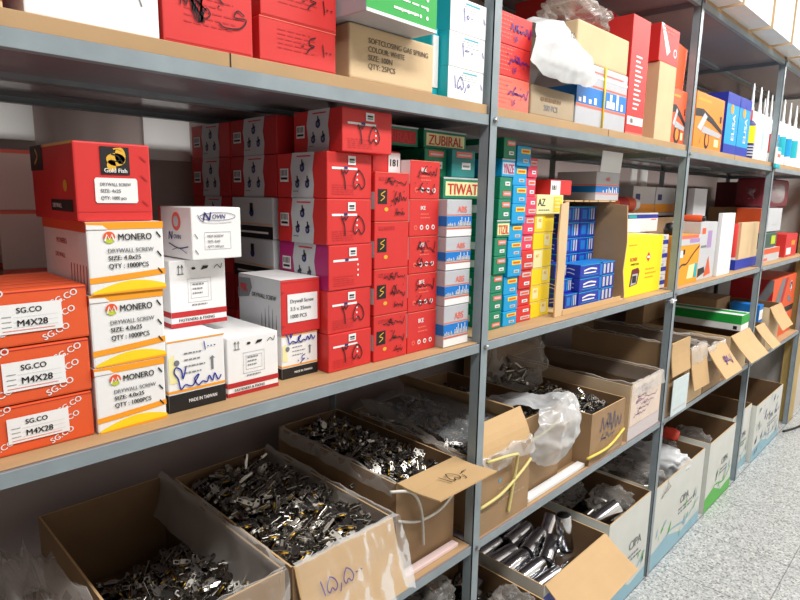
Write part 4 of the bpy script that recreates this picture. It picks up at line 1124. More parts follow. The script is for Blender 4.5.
wz = [ZU, 1.7838, 1.8529 - 0.002, 1.8529 + 0.065]
for i in range(3):
    pack('hardware_box', 'white box with blue pen numbers, %s of three next to the post' % level(i, 3), 'hardware box', 0.9334 + 0.022 + 0.001 * i, 0.01, wz[i], 0.118, 0.2, wz[i + 1] - wz[i] - 0.0006, WHITE,
         lambda A, mb, part, i=i: art_white10(A, mb, part, ('15,0', '1-.', '10.')[i], i), group='white boxes with blue pen numbers')

# second bay
def art_redhand(A, mb, part, seed=0):
    A.lines(mb, 'F', 0.06, 0.1, 0.5, 0.9, 6, SALMON, 0.3, 1, seed=seed)
    q = part('handwriting', 'purple-black pen words'); A.script(q, 'F', 0.3, 0.42, 0.95, 0.72, PURPLEINK, seed + 3, 0.0028); numerals(A, q, 'F', '1y', 0.45, 0.14, 0.2, PURPLEINK, 0.002)


rz_ = [ZU, 1.7921, 1.8586, 1.9259]
for i in range(3):
    pack('hardware_box', 'red box with purple pen writing, %s of three on the upper shelf' % level(i, 3), 'hardware box', 1.116, 0.01, rz_[i], 0.137, 0.2, rz_[i + 1] - rz_[i] - 0.0006, SALMON if i == 0 else RED,
         lambda A, mb, part, i=i: art_redhand(A, mb, part, 90 + i), group='red boxes with purple pen writing')


def art_200(A, mb, part):
    q = part('lettering', 'grey stencil lettering'); A.text(q, 'F', '200 PCS', 0.28, 0.22, 0.2, GREY, 1, wmax=0.5)
    A.lines(mb, 'F', 0.2, 0.5, 0.7, 0.64, 1, CARDIN, 0.8, seed=3)


u8x = 1.262
u8h = 1.8036 - ZU - 0.012
pack('carton', 'greyish brown carton marked 200 pcs under the white plastic bag', 'carton', u8x, 0.01, ZU, 0.208, 0.2, u8h, GREYCARD, art_200, bev=0.004)
u9h = 1.8811 - ZU


def art_skyline(A, mb, part):
    A.rect(mb, 'F', 0, 0.34, 1, 0.62, BLUE); A.rect(mb, 'F', 0, 0.64, 1, 0.67, SALMON); A.rect(mb, 'F', 0, 0.29, 1, 0.33, SALMON); A.rect(mb, 'F', 0, 0.80, 1, 0.84, WHITE); A.rect(mb, 'F', 0.1, 0.88, 0.9, 0.9, SALMON)
    for u, h_ in ((0.06, .05), (0.14, .08), (0.25, .05), (0.35, .09), (0.6, .1), (0.66, .22), (0.72, .1), (0.8, .24), (0.9, .1)): A.rect(mb, 'F', u - 0.025, 0.36, u + 0.025, 0.38 + h_, WHITE, 2)
    A.rect(mb, 'L', 0, 0.34, 1, 0.62, BLUE)
    q = part('strap', 'yellow packing strap'); q.tube([(A.w * 0.5, -0.003, 0.0), (A.w * 0.505, -0.003, A.h * 0.5), (A.w * 0.5, -0.003, A.h + 0.002)], 0.0028, YEL, 6); q.box(A.w * 0.5 - 0.003, 0, A.h, A.w * 0.5 + 0.003, A.d, A.h + 0.001, YEL)


pack('hardware_box', 'grey box with a blue skyline band and yellow strap on the upper shelf', 'hardware box', 1.478, 0.01, ZU, 0.300, 0.2, u9h, SILVER, art_skyline)
pack('carton', 'plain tan carton on top of the yellow-strapped grey box', 'carton', 1.468, 0.012, ZU + u9h + 0.0012, 0.305, 0.19, 0.0976, PALECARD, None, bev=0.005)
q = MB(); lump(q, 0, 0, 0.03, 0.11, 0.07, 0.04, HAZE, 11, 0.5, 2.6, 4, floor=0.0)
tag(q.build('plastic_bag', loc=(1.565, 0.08, ZU + u9h + 0.0012 + 0.0976 + 0.001)), 'scrap of clear crumpled plastic on top of the plain tan carton', 'plastic bag')
# white plastic bag slumped over the carton
q = MB(); zb = ZU + u8h
sheet(q, [[(1.218, -.010, 1.836), (1.262, -.018, 1.806), (1.345, -.024, 1.802), (1.44, -.026, 1.806), (1.505, -.022, 1.812), (1.532, -.016, 1.836)],
          [(1.226, -.012, 1.856), (1.270, -.032, 1.835), (1.345, -.040, 1.835), (1.43, -.038, 1.838), (1.500, -.030, 1.845), (1.520, -.012, 1.858)],
          [(1.240, -.010, 1.890), (1.285, -.036, 1.885), (1.355, -.040, 1.888), (1.42, -.036, 1.880), (1.478, -.028, 1.880), (1.502, -.008, 1.886)],
          [(1.262, .004, 1.925), (1.305, -.010, 1.938), (1.355, -.014, 1.945), (1.405, -.010, 1.925), (1.448, -.004, 1.905), (1.478, .006, 1.900)],
          [(1.270, .05, 1.935), (1.310, .05, 1.955), (1.355, .05, 1.960), (1.40, .05, 1.945), (1.44, .05, 1.915), (1.462, .05, 1.90)],
          [(1.266, .13, 1.92), (1.31, .14, 1.94), (1.355, .14, 1.94), (1.40, .14, 1.93), (1.44, .13, 1.89), (1.462, .12, 1.86)],
          [(1.266, .17, zb + .004), (1.31, .18, zb + .004), (1.355, .18, zb + .004), (1.40, .17, zb + .004), (1.44, .17, zb + .004), (1.462, .15, zb + .004)]], MILKY, 21, 0.0042, 50, 44, 15)
o = q.build('plastic_bag'); tag(o, 'crumpled white plastic bag slumped on the greyish 200 pcs carton', 'plastic bag')
q = MB(); A_ = Art(0.02, 0.01, 0.02); numerals(A_, q, 'F', '35', 0.2, 0.2, 0.6, INK, 0.002); q.build('pen_mark', o, (1.325, -0.046, 1.893))

# tall red open box, tan panel and orange box
ux = 1.79; uh = 1.9349 - ZU


def art_redtall(A, mb, part):
    q = part('lettering', 'white vertical lettering'); A.text(q, 'F', 'HOOK LINE', 0.62, 0.20, 0.16, WHITE, 1, wmax=3, rot=PI / 2) if False else None
    for k in range(12): A.rect(q, 'F', 0.3, 0.22 + k * 0.04, 0.3 + 0.42 * (0.6 + 0.4 * ((k * 7) % 5) / 4), 0.235 + k * 0.04, WHITE, 1)
    A.rect(q, 'F', 0.05, 0.085, 0.95, 0.155, WHITE, 1); A.text(q, 'F', '181', 0.2, 0.10, 0.04, BLACK, 2, wmax=0.6)
    A.rect(mb, 'F', 0, 0.0, 1, 0.02, SALMON)


pack('hardware_box', 'tall red box with white printed rows standing on the upper shelf', 'hardware box', ux, 0.012, ZU, 0.125, 0.2, 2.0609 - ZU, RED, art_redtall)
q = MB(); hh = 2.0626 - ZU
q.add([(0, 0, 0), (0.14, 0.0, 0), (0.15, 0.005, 0.17), (-0.03, 0.005, 0.17)], [(0, 1, 2, 3)], RED); q.add([(0, .003, 0), (0.14, 0.003, 0), (0.15, 0.008, 0.17), (-0.03, 0.008, 0.17)], [(3, 2, 1, 0)], RED)
q.add([(0.14, 0.0, 0.0), (0.22, -0.03, 0.06), (0.25, -0.03, 0.13), (0.15, 0.005, 0.17)], [(0, 1, 2, 3)], SALMON); q.add([(0.14, 0.003, 0.0), (0.22, -0.027, 0.06), (0.25, -0.027, 0.13), (0.15, 0.008, 0.17)], [(3, 2, 1, 0)], WHITE)
pack('carton', 'big red carton with a torn white edge behind the tall red box', 'carton', ux - 0.02, 0.215, ZU, 0.33, 0.2, 2.173 - ZU - 0.01, RED, lambda A, mb, part: A.poly(mb, 'F', [(0.55, 1), (0.7, 1), (0.95, 0.72), (0.85, 0.66)], WHITE))
px0 = 2.0016
pack('carton', 'upright cream carton panel between the tall red box and the orange box', 'carton', px0 + 0.008, 0.013, ZU, 0.142, 0.14, 1.9754 - ZU - 0.01, PALECARD, None)
pack('hardware_box', 'red box with a round white mark lying on the cream carton', 'hardware box', px0 + 0.0, 0.016, 1.9754 - 0.009, 0.16, 0.15, 0.115, RED, lambda A, mb, part: (A.ell(mb, 'F', 0.82, 0.35, 0.014, WHITE), A.ell(mb, 'F', 0.82, 0.35, 0.009, RED, 2), A.poly(mb, 'F', [(0, 1), (0.15, 1), (0.55, 0.35), (0.4, 0.2)], WHITE), A.lines(mb, 'F', 0.1, 0.75, 0.9, 0.95, 2, SALMON, 0.4)))


def art_grinder(A, mb, part):
    q = part('picture', 'grey and black power tool picture')
    A.poly(q, 'F', [(0.0, 0.70), (0.25, 0.72), (0.60, 0.60), (0.98, 0.42), (0.98, 0.34), (0.55, 0.50), (0.2, 0.58), (0, 0.56)], BLACK, 1)
    A.poly(q, 'F', [(0.08, 0.36), (0.30, 0.66), (0.40, 0.60), (0.22, 0.32)], LGREY, 2); A.poly(q, 'F', [(0.24, 0.30), (0.9, 0.26), (0.95, 0.34), (0.3, 0.42)], SILVER, 2)
    A.ell(q, 'F', 0.45, 0.18, 0.028, BLACK, 1, ry=0.034); A.ell(q, 'F', 0.45, 0.18, 0.017, DRILLO, 2, ry=0.022); A.poly(q, 'F', [(0.19, 0.08), (0.23, 0.24), (0.21, 0.1)], BLACK, 2)
    A.rect(mb, 'F', 0.72, 0.08, 0.88, 0.22, CREAM); A.rect(mb, 'F', 0.86, 0.55, 0.93, 0.68, BLACK)
    A.rect(mb, 'F', 0.05, 0.86, 0.5, 0.9, AMBER)


ox = 2.14
pack('tool_box', 'orange power-tool box with a black tool picture, before the post', 'tool box', 2.148, 0.014, ZU, 0.13, 0.2, 1.9011 - ZU, ORANGE, art_grinder)
q = MB(); q.bbox(0.004, 0, 0, 0.12, 0.006, 0.145, ORANGE, 0.001, Matrix.Rotation(0.10, 4, 'Y')); 
tag(q.build('cardboard_sheet', loc=(2.150, 0.03, 1.9011 + 0.014)), 'raised orange box lid standing on the orange power-tool box', 'box lid')

# third bay, upper shelf
dx = 2.3644
pack('tool_box', 'orange drill box with a grey and black tool picture, past the post', 'tool box', dx + 0.01, 0.014, ZU, 0.3366 - 0.015, 0.18, 1.9304 - ZU - 0.008, DRILLO, art_grinder)
bx2 = 2.7164


def art_cyanpack(A, mb, part):
    A.rect(mb, 'F', 0, 0.82, 1, 1, DBLUE); A.rect(mb, 'F', 0, 0, 1, 0.16, DBLUE); A.text(mb, 'F', 'ELISA', 0.72, 0.24, 0.15, WHITE, 1, wmax=0.62, rot=PI / 2)
    A.ell(mb, 'F', 0.4, 0.74, 0.02, AMBER, 2); A.rect(mb, 'L', 0, 0, 1, 1, DBLUE)


for i in range(2):
    pack('hardware_box', ('cyan and blue pack with vertical white letters next to the orange drill box', 'cyan and blue pack with vertical white letters next to the yellow-labelled spray can')[i], 'hardware box',
         bx2 + 0.012 + i * 0.172, 0.014, ZU, 0.168, 0.16, 1.9655 - ZU, CYAN, art_cyanpack, group='cyan and blue packs')
# spray can
sx = 3.135


def can(x, y, z, label, body, bandm, capm, h=0.19, r=0.033):
    q = MB(); q.lathe([(r * .9, 0), (r, 0.004), (r, h * .82), (r * .75, h * .88), (r * .5, h * .9)], body, 22); q.lathe([(r + .0005, h * .36), (r + .0005, h * .76)], bandm, 22, cap=False)
    for k in range(4): q.lathe([(r + .0005, h * (.06 + .07 * k)), (r + .0005, h * (.09 + .07 * k))], LGREY, 22, cap=False)
    o = q.build('spray_can', loc=(x, y, z)); tag(o, label, 'spray can')
    c = MB(); c.lathe([(r * .5, h * .9), (r * .5, h * 1.12), (r * .42, h * 1.15)], capm, 16); c.build('nozzle', o)
    e = MB()
    for a in (-1.2, -1.95):
        for m_, rr_, dz in ((WHITE, .011, 0), (BLACK, .006, .002)):
            e.add([((r + .001 + (0.0004 if m_ is BLACK else 0)) * math.cos(a + rr_ / r * math.cos(t)), (r + .001 + (0.0004 if m_ is BLACK else 0)) * math.sin(a + rr_ / r * math.cos(t)), h * .62 + dz + rr_ * math.sin(t)) for t in [2 * PI * k / 14 for k in range(14)]], [list(range(14))], m_)
    e.build('printed_eyes', o) if False else None
    return o


can(sx + 0.0, 0.04, ZU, 'blue spray can with a yellow label and red nozzle beside the cyan packs', NAVY, VYEL, RED)


def tube(x, y, z, label, body, band, rzz=0.0, h=0.215, group=None, tilt=0.0):
    q = MB(); r = 0.025
    q.lathe([(r, 0), (r, h), (r * .55, h + .006)], body, 20); q.lathe([(r + .0004, h * .25), (r + .0004, h * .7)], band, 20, cap=False)
    o = q.build('sealant_tube', loc=(x, y, z), rz=rzz); tag(o, label, 'sealant tube', group)
    n = MB(); n.lathe([(0.010, h + .006), (0.010, h + .022), (0.0075, h + .026), (0.003, h + .13), (0.0022, h + .131)], WPLAST, 14); n.build('nozzle', o)
    return o


tb = 3.13
cols = [(WPLAST, TEAL), (WPLAST, LGREY), (WPLAST, WPLAST), (WPLAST, TEAL), (WPLAST, WPLAST), (WPLAST, RED), (WPLAST, CYAN), (WPLAST, LGREY), (WPLAST, TEAL), (RED, WPLAST), (WPLAST, CYAN), (WPLAST, WPLAST), (WPLAST, TEAL), (WPLAST, LGREY), (WPLAST, WPLAST), (WPLAST, TEAL)]
xs = [3.205, 3.265, 3.33, 3.395, 3.455, 3.60, 3.665, 3.73, 3.80, 3.865, 3.94, 4.01, 4.08, 4.16, 4.24, 4.32]
nm = ('next to the blue spray can', 'second from the blue spray can', 'third from the blue spray can', 'fourth from the blue spray can', 'just before the third post', 'just past the third post')
for i, x in enumerate(xs):
    bd = {id(TEAL): 'teal-banded', id(LGREY): 'grey-banded', id(WPLAST): 'all-white', id(RED): 'red-banded', id(CYAN): 'cyan-banded'}[id(cols[i][1])]
    if cols[i][0] is RED: bd = 'red and white'
    lab = '%s sealant tube with a tapering nozzle, %s' % (bd, nm[i] if i < 6 else '%s tube past the third post' % ('second third fourth fifth sixth seventh eighth ninth tenth eleventh'.split()[i - 6]))
    tube(x, 0.05 + 0.015 * (i % 2), ZU, lab, cols[i][0], cols[i][1], i * 0.7, group='sealant tubes on the upper shelf')
    if i in (6, 8, 10, 12): tube(x + 0.03, 0.12, ZU, 'sealant tube in the second rank, behind the %s tube past the third post' % ('second third fourth fifth sixth seventh eighth ninth tenth eleventh'.split()[i - 6]), WPLAST, WPLAST, i * 0.4, group='sealant tubes, second rank')
pack('hardware_box', 'dark blue box standing behind the first white sealant tubes', 'hardware box', 3.22, 0.19, ZU, 0.15, 0.14, 0.20, DBLUE, None)
pack('hardware_box', 'turquoise box standing behind the sealant tubes before the third post', 'hardware box', 3.385, 0.18, ZU, 0.085, 0.14, 0.21, TEAL, None)
q = MB(); q.bbox(-0.04, -0.012, -0.05, 0.04, 0.0, 0.05, WHITE, 0.006); q.bbox(-0.041, -0.0125, -0.052, 0.041, -0.002, -0.03, TEAL, 0.003); q.bbox(-0.03, -0.0128, 0.0, 0.03, -0.002, 0.018, SALMON, 0.002); q.bbox(-0.036, -0.0128, 0.03, 0.036, -0.002, 0.048, TEAL, 0.002)
o = q.build('blister_packet', loc=(3.505, -0.006, 1.7449)); tag(o, 'small white and green packet hung on the third rack post at upper-shelf height', 'packet')
q = MB(); q.tube([(0, -0.006, 0.05), (0.0, -0.003, 0.075), (0.0, 0.003, 0.085)], 0.0015, BOLT, 6); q.build('hanging_loop', o)

# ------------------------------------------------------------------ top shelf: a row of big white cartons
def art_bigwhite(A, mb, part):
    A.rect(mb, 'L', 0, 0, 1, 1, PALECARD, 1); A.lines(mb, 'F', 0.3, 0.25, 0.6, 0.33, 1, LGREY, 0.6)


for i in range(7):
    x0 = (2.17, 2.50, 2.905, 3.245, 3.56, 3.90, 4.24, 4.58)[i]
    pack('carton', '%s big white carton in the top-shelf row, counting from the second post' % ('first', 'second', 'third', 'fourth', 'fifth', 'sixth', 'seventh')[i], 'carton', x0, -0.075, ZT + (0.0 if i < 3 else 0.0),
         (0.30, 0.365, 0.30, 0.275, 0.30, 0.30, 0.30, 0.30)[i], 0.40, 0.33, WHITE, art_bigwhite, group='white cartons on the top shelf')
for i in range(2):
    pack('carton', ('cream carton on the top shelf just before the second post', 'cream carton on the top shelf, second before the second post')[i], 'carton', 1.85 - i * 0.34, -0.03, ZT, 0.30, 0.36, 0.3, PALECARD, None, group='cream cartons on the top shelf')

# unseen cartons added to block leaking lamplight; their gaps shape the wall patches
for i, (a, b) in enumerate(((0.365, 0.560), (0.74, 1.03))):
    pack('carton', ('tall unseen carton added as a light blocker behind the scrawled red box', 'tall unseen carton added as a light blocker behind the soft-closing carton')[i], 'carton', a, 0.475, ZU, b - a, 0.06, 0.43, CARD, None)

# ------------------------------------------------------------------ cabinet hinges
def hinge_meshes():
    arm = MB()
    arm.bbox(-0.004, -0.0058, 0.0, 0.042, 0.0058, 0.0085, NICKEL, 0.0012, seg=1); arm.bbox(0.004, -0.0068, 0.006, 0.026, 0.0068, 0.0112, NICKEL, 0.001, seg=1)
    arm.box(0.028, -0.003, 0.0086, 0.038, 0.003, 0.0088, HOLE); arm.lathe([(0.0033, 0.0112), (0.0033, 0.0128)], DARKSTEEL, 8, Matrix.Translation((0.009, 0, 0)), smooth=False)
    cup = MB()
    cup.lathe([(0.0115, -0.007), (0.0122, -0.006), (0.0122, 0.002), (0.0095, 0.002), (0.009, -0.003)], NICKEL, 14, Matrix.Translation((-0.014, 0, 0.001)), smooth=False)
    cup.bbox(-0.022, -0.0185, 0.0022, -0.006, 0.0185, 0.0038, NICKEL, 0.0006, seg=1)
    for y in (-0.0125, 0.0125): cup.lathe([(0.0034, 0.0039), (0.0034, 0.0041)], HOLE, 10, Matrix.Translation((-0.014, y, 0)), smooth=False)
    scr = MB(); scr.tube([(0.002, 0.0085, 0.005), (0.024, 0.0085, 0.005)], 0.0019, BRASS, 7)
    return arm, cup, scr


H_arm, H_cup, H_scr = hinge_meshes()
for H_ in (H_arm, H_cup, H_scr): H_.v = [(x * 0.82, y * 0.82, z * 0.82) for x, y, z in H_.v]
me_arm, me_cup, me_scr = H_arm.mesh('cabinet_hinge'), H_cup.mesh('cup_plate'), H_scr.mesh('adjusting_screw')
one = MB()
for part_ in (H_arm, H_cup, H_scr):
    for f_, mi_, sm_ in zip(part_.f, part_.mi, part_.sm): pass
def merge_into(mb, src, M=None):
    o = len(mb.v); mb.v += [tuple(M @ Vector(p)) for p in src.v] if M is not None else list(src.v)
    for f_, mi_, sm_ in zip(src.f, src.mi, src.sm):
        mb.f.append([i + o for i in f_]); mb.mi.append(mb._m(src.ms[mi_])); mb.sm.append(sm_)
for part_ in (H_arm, H_cup, H_scr): merge_into(one, part_)
me_one = one.mesh('cabinet_hinge')


def new_hinge(parts):
    o = bpy.data.objects.new('cabinet_hinge', me_arm if parts else me_one); C.objects.link(o)
    if parts:
        for me, n in ((me_cup, 'cup_plate'), (me_scr, 'adjusting_screw')):
            c = bpy.data.objects.new(n, me); C.objects.link(c); c.parent = o
        o.children[1]['label'] = 'brass adjusting screw' if o.children[1].name.startswith('adj') else o.children[1].name
    return o


H_parts, H_plain = new_hinge(True), new_hinge(False)
for c_ in H_parts.children:
    if 'label' in c_: del c_['label']
    if c_.name.startswith('adjusting'): c_['label'] = 'brass screw'
_first = {True: True, False: True}


def heap(n, x0, x1, y0, y1, zf, label, group, parts, seed, align=0.1, spread=0.4, flat=0.45, stuff=160, stuff_label=None, ymin=None):
    """n loose hinges on the surface zf(u, v) of a heap, over one merged bulk of hinges below"""
    r = random.Random(seed); nx = max(2, int(math.sqrt(n * (x1 - x0) / (y1 - y0)))); ny = math.ceil(n / nx); k = 0
    for j in range(ny):
        for i in range(nx):
            if k >= n: break
            u = (i + r.uniform(0.05, 0.95)) / nx; v = (j + r.uniform(0.05, 0.95)) / ny
            loc = (x0 + (x1 - x0) * u, y0 + (y1 - y0) * v, zf(u, v) + r.uniform(-0.004, 0.010))
            proto = H_parts if parts else H_plain
            if _first[parts]: o = proto; o.location = loc; _first[parts] = False; o['category'] = 'hinge'; o['label'] = label; o['group'] = group
            else: o = dup(proto, loc, label, group=group); o['category'] = 'hinge'
            face = r.random()
            rx = r.gauss(0, flat) if face < 0.72 else r.uniform(-PI, PI)
            o.rotation_euler = (rx, r.gauss(0, 0.4), align + r.gauss(0, spread) + (PI if r.random() < .4 else 0)); k += 1
    mb = MB()
    for q in range(stuff):
        u, v = r.random(), r.random()
        M = Matrix.Translation((x0 + (x1 - x0) * u, y0 + (y1 - y0) * v, zf(u, v) - r.uniform(0.008, 0.03))) @ Matrix.Rotation(align + r.gauss(0, spread * 1.3), 4, 'Z') @ Matrix.Rotation(r.uniform(-0.8, 0.8), 4, 'X') @ Matrix.Rotation(r.gauss(0, 0.4), 4, 'Y')
        merge_into(mb, one, M)
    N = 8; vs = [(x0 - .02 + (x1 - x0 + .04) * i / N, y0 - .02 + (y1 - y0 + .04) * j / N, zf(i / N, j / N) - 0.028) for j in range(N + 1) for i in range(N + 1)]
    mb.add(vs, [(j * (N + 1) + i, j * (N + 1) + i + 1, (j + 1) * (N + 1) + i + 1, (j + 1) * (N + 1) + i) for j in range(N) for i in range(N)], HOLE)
    o = mb.build('hinge_heap'); tag(o, stuff_label, 'hinges', kind='stuff')
    return o


def rim_liner(name, label, x0, x1, y0, y1, z, inside, outside, seed, m=None, sides='LBRF', amp=0.006):
    """thin bag film pulled over the carton rim"""
    m = m or FILM; mb = MB(); e = 0.004; j = 0
    for s in sides:
        if s == 'L': a, b, n = Vector((x0, y1, z)), Vector((x0, y0, z)), Vector((1, 0, 0))
        elif s == 'R': a, b, n = Vector((x1, y0, z)), Vector((x1, y1, z)), Vector((-1, 0, 0))
        elif s == 'B': a, b, n = Vector((x1, y1, z)), Vector((x0, y1, z)), Vector((0, -1, 0))
        else: a, b, n = Vector((x0, y0, z)), Vector((x1, y0, z)), Vector((0, 1, 0))
        rows = []
        for d_, h_ in ((0.03, -inside), (0.012, -inside * 0.4), (0.008, 0.003), (-0.002, 0.010), (-0.010, 0.0), (-0.012, -outside)):
            rows.append([a + n * d_ + Vector((0, 0, h_)), (a + b) / 2 + n * d_ + Vector((0, 0, h_)), b + n * d_ + Vector((0, 0, h_))])
        sheet(mb, rows, m, seed + j, amp, 36, 12, 16); j += 1
    return tag(mb.build(name), label, 'plastic liner')


# ------------------------------------------------------------------ lower shelf, first bay
def pen(s, m=PURPLEINK, hv=0.30, u=0.2, v=0.4, t=0.003):
    return lambda A, mb: numerals(A, mb, 'F', s, u, v, hv, m, t)


open_carton('carton', 'open brown carton half full of hinges beside the crumpled plastic bundle', 0.277, 0.535, -0.004, 0.485, ZL, 0.197, CARD, CARDIN, (), group=None)
rim_liner('plastic_liner', 'clear plastic bag lining the half-full hinge carton', 0.277, 0.535, -0.004, 0.485, ZL + 0.197, 0.09, 0.08, 31, HAZE, 'RF')
heap(56, 0.315, 0.515, 0.03, 0.36, lambda u, v: 0.755 + 0.030 * u + 0.015 * math.sin(v * 5), 'loose nickel hinge low down in the half-full carton beside the crumpled plastic bundle', 'hinges in the half-full carton', False, 5, 0.1, 0.45, stuff=240,
     stuff_label='bulk of hinges lying deeper in the half-full carton')
open_carton('carton', 'open brown carton brimming with hinges, its front flap hanging down with a purple pen price', 0.552, 0.803, -0.002, 0.47, ZL, 0.190, CARD, CARDIN,
            (('F', 0.155, 166, 0.012, lambda A, mb: numerals(A, mb, 'F', '15,5..', 0.16, 0.52, 0.19, PURPLEINK, 0.0026)),))
heap(112, 0.575, 0.785, 0.02, 0.45, lambda u, v: 0.842 + 0.014 * math.sin(u * 3.1) * math.sin(v * 3.0) + 0.006 * (1 - v), 'loose nickel hinge with a brass screw in the brimming carton whose flap hangs down', 'hinges in the brimming carton', True, 9, 0.08, 0.38, stuff=320,
     stuff_label='bulk of hinges beneath the loose ones in the carton with the hanging flap')
q = MB(); zr = ZL + 0.190
sheet(q, [[(.556 + .018 * k, .002, zr + .004) for k in range(15)], [(.554 + .0185 * k, -.014, zr + .006) for k in range(15)], [(.553 + .019 * k, -.036, zr - .06) for k in range(15)], [(.552 + .0195 * k, -.055, zr - .125 - .012 * (k % 3)) for k in range(15)]], film('thin_film', 0.06), 41, 0.0030, 60, 26, 26)
tag(q.build('plastic_liner'), 'clear plastic film over the hanging flap of the brimming hinge carton', 'plastic liner')
rim_liner('plastic_liner', 'greyish plastic along the inner side of the brimming hinge carton', 0.552, 0.803, -0.002, 0.47, ZL + 0.190, 0.05, 0.03, 44, HAZE, 'R', 0.005)


def art_strapw(A, mb, part):
    q = part('strap', 'white packing strap')
    q.tube(smooth_line([(0.0, -0.006, A.h * 0.62), (A.w * 0.3, -0.012, A.h * 0.52), (A.w * 0.7, -0.008, A.h * 0.50), (A.w, -0.003, A.h * 0.60)]), 0.0035, STRAPW, 6)
    q.tube(smooth_line([(-0.03, -0.01, A.h * 0.99), (A.w * 0.10, -0.028, A.h * 0.93), (A.w * 0.30, -0.02, A.h * 0.66), (A.w * 0.42, -0.008, A.h * 0.20)]), 0.0035, STRAPW, 6)
    A.text(mb, 'F', 'KDE', 0.6, 0.62, 0.12, mat('faint_blue_print', (120, 130, 140)), 1, wmax=0.3)


open_carton('carton', 'open brown carton heaped with hinges, its flap held out flat with a pen price', 0.862, 1.066, 0.045, 0.50, ZL, 0.222, CARD, CARDIN,
            (('F', 0.115, 92, 0.012, lambda A, mb: numerals(A, mb, 'F', '15,-', 0.36, 0.30, 0.30, INK, 0.0024)),), art=art_strapw)
heap(88, 0.885, 1.045, 0.07, 0.47, lambda u, v: 0.872 + 0.022 * math.sin(u * 3.1) * (0.4 + 0.6 * v), 'loose dark nickel hinge heaped in the carton whose flap is held out flat', 'hinges in the flat-flapped carton', True, 15, 0.5, 0.9, flat=0.9, stuff=260,
     stuff_label='bulk of hinges beneath the loose ones in the carton with the flat flap')
rim_liner('plastic_liner', 'whitish plastic film folded over the side of the flat-flapped hinge carton', 0.862, 1.066, 0.045, 0.48, ZL + 0.222, 0.03, 0.025, 51, HAZE, 'L', 0.005)
q = MB(); lump(q, 0, 0, 0.115, 0.066, 0.24, 0.125, film('bundle_film', 0.14, (220, 214, 210), 0.1), 8, 0.45, 1.7, 5, floor=0.0)
tag(q.build('plastic_bag', loc=(0.195, 0.13, ZL + 0.001)), 'crumpled clear plastic bundle on the lower shelf beside the half-full hinge carton', 'plastic bag')
q = MB(); q.bbox(0, 0, 0, 0.20, 0.02, 0.010, mat('pinkish_foam', (232, 208, 206), 0.5), 0.002); tag(q.build('foam_strip', loc=(0.855, 0.018, ZL + 0.0005)), 'pinkish white foam strip on the shelf edge under the flat-flapped carton', 'foam strip')

# ------------------------------------------------------------------ lower shelf, second bay
def art_strapy(A, mb, part):
    q = part('strap', 'pale yellow packing strap')
    q.tube(smooth_line([(-0.002, -0.004, A.h * 0.40), (A.w * 0.35, -0.010, A.h * 0.46), (A.w * 0.75, -0.008, A.h * 0.60), (A.w, -0.003, A.h * 0.70)]), 0.0042, STRAPY, 6)
    q.tube(smooth_line([(A.w * 0.04, -0.012, A.h * 1.0), (A.w * 0.45, -0.03, A.h * 0.99), (A.w * 0.62, -0.014, A.h * 0.85), (A.w * 0.60, -0.006, A.h * 0.4), (A.w * 0.55, -0.005, A.h * 0.12)]), 0.0042, STRAPY, 6)
    for k in range(9): A.stroke(mb, 'F', [(0.02, 0.04 + k * 0.035), (0.2, 0.10 + k * 0.035)], GREYCARD, 0.001, 1, False)
    A.ell(mb, 'F', 0.38, 0.62, 0.006, mat('faded_blue_print', (90, 150, 180)), 1); A.lines(mb, 'F', 0.36, 0.28, 0.9, 0.52, 4, GREYCARD, 0.4, 1, seed=5)


open_carton('carton', 'strapped brown carton of hinges with crumpled film, just past the first full post', 1.118, 1.345, 0.006, 0.49, ZL, 0.205, CARD, CARDIN, (('F', 0.085, -24),), art=art_strapy)
heap(0, 1.14, 1.325, 0.03, 0.46, lambda u, v: 0.845 + 0.015 * math.sin(u * 3) , '', '', False, 2, 0.4, 0.7, stuff=210, stuff_label='jumbled hinges filling the strapped carton just past the first full post')
heap(44, 1.15, 1.52, 0.12, 0.46, lambda u, v: 0.872 + 0.012 * math.sin(u * 3), 'loose nickel hinge in the crumpled film heap between the strapped carton and the pcs carton', 'hinges in the filmed cartons', False, 23, 0.3, 0.7, stuff=150, stuff_label='bulk of hinges under the crumpled film past the first full post')
rim_liner('plastic_liner', 'shiny crumpled clear film spilling over the strapped hinge carton', 1.118, 1.345, 0.006, 0.45, ZL + 0.205, 0.07, 0.03, 61, HAZE, 'LFR', 0.010)


q = MB(); sheet(q, [[(1.125, .02, .885), (1.22, .015, .90), (1.34, .02, .885)], [(1.125, .14, .905), (1.23, .14, .925), (1.35, .14, .905)], [(1.12, .30, .915), (1.23, .30, .93), (1.35, .30, .92)], [(1.12, .46, .91), (1.23, .46, .92), (1.35, .46, .91)]], film('gloss_film', 0.17, (226, 230, 234), 0.1), 19, 0.012, 40, 50, 18)
tag(q.build('plastic_bag'), 'open clear bag film crumpled over the hinges of the strapped carton', 'plastic bag')
q = MB(); sheet(q, [[(1.062, .06, .90), (1.09, .05, .885), (1.115, .05, .87)], [(1.055, .22, .915), (1.09, .22, .935), (1.12, .22, .895)], [(1.05, .42, .92), (1.09, .42, .95), (1.12, .42, .90)]], HAZE, 27, 0.010, 16, 40, 18)
tag(q.build('plastic_liner'), 'greyish film bridging the flat-flapped carton and the strapped carton', 'plastic liner')


def art_pcs(A, mb, part):
    q = part('lettering', 'faded black print'); A.text(q, 'F', '00 PCS', 0.06, 0.42, 0.11, GREY, 1, wmax=0.6)
    s = part('strap', 'yellow packing strap'); s.tube(smooth_line([(0.0, -0.004, A.h * 0.70), (A.w * 0.5, -0.008, A.h * 0.73), (A.w, -0.003, A.h * 0.80)]), 0.004, STRAPY, 6)


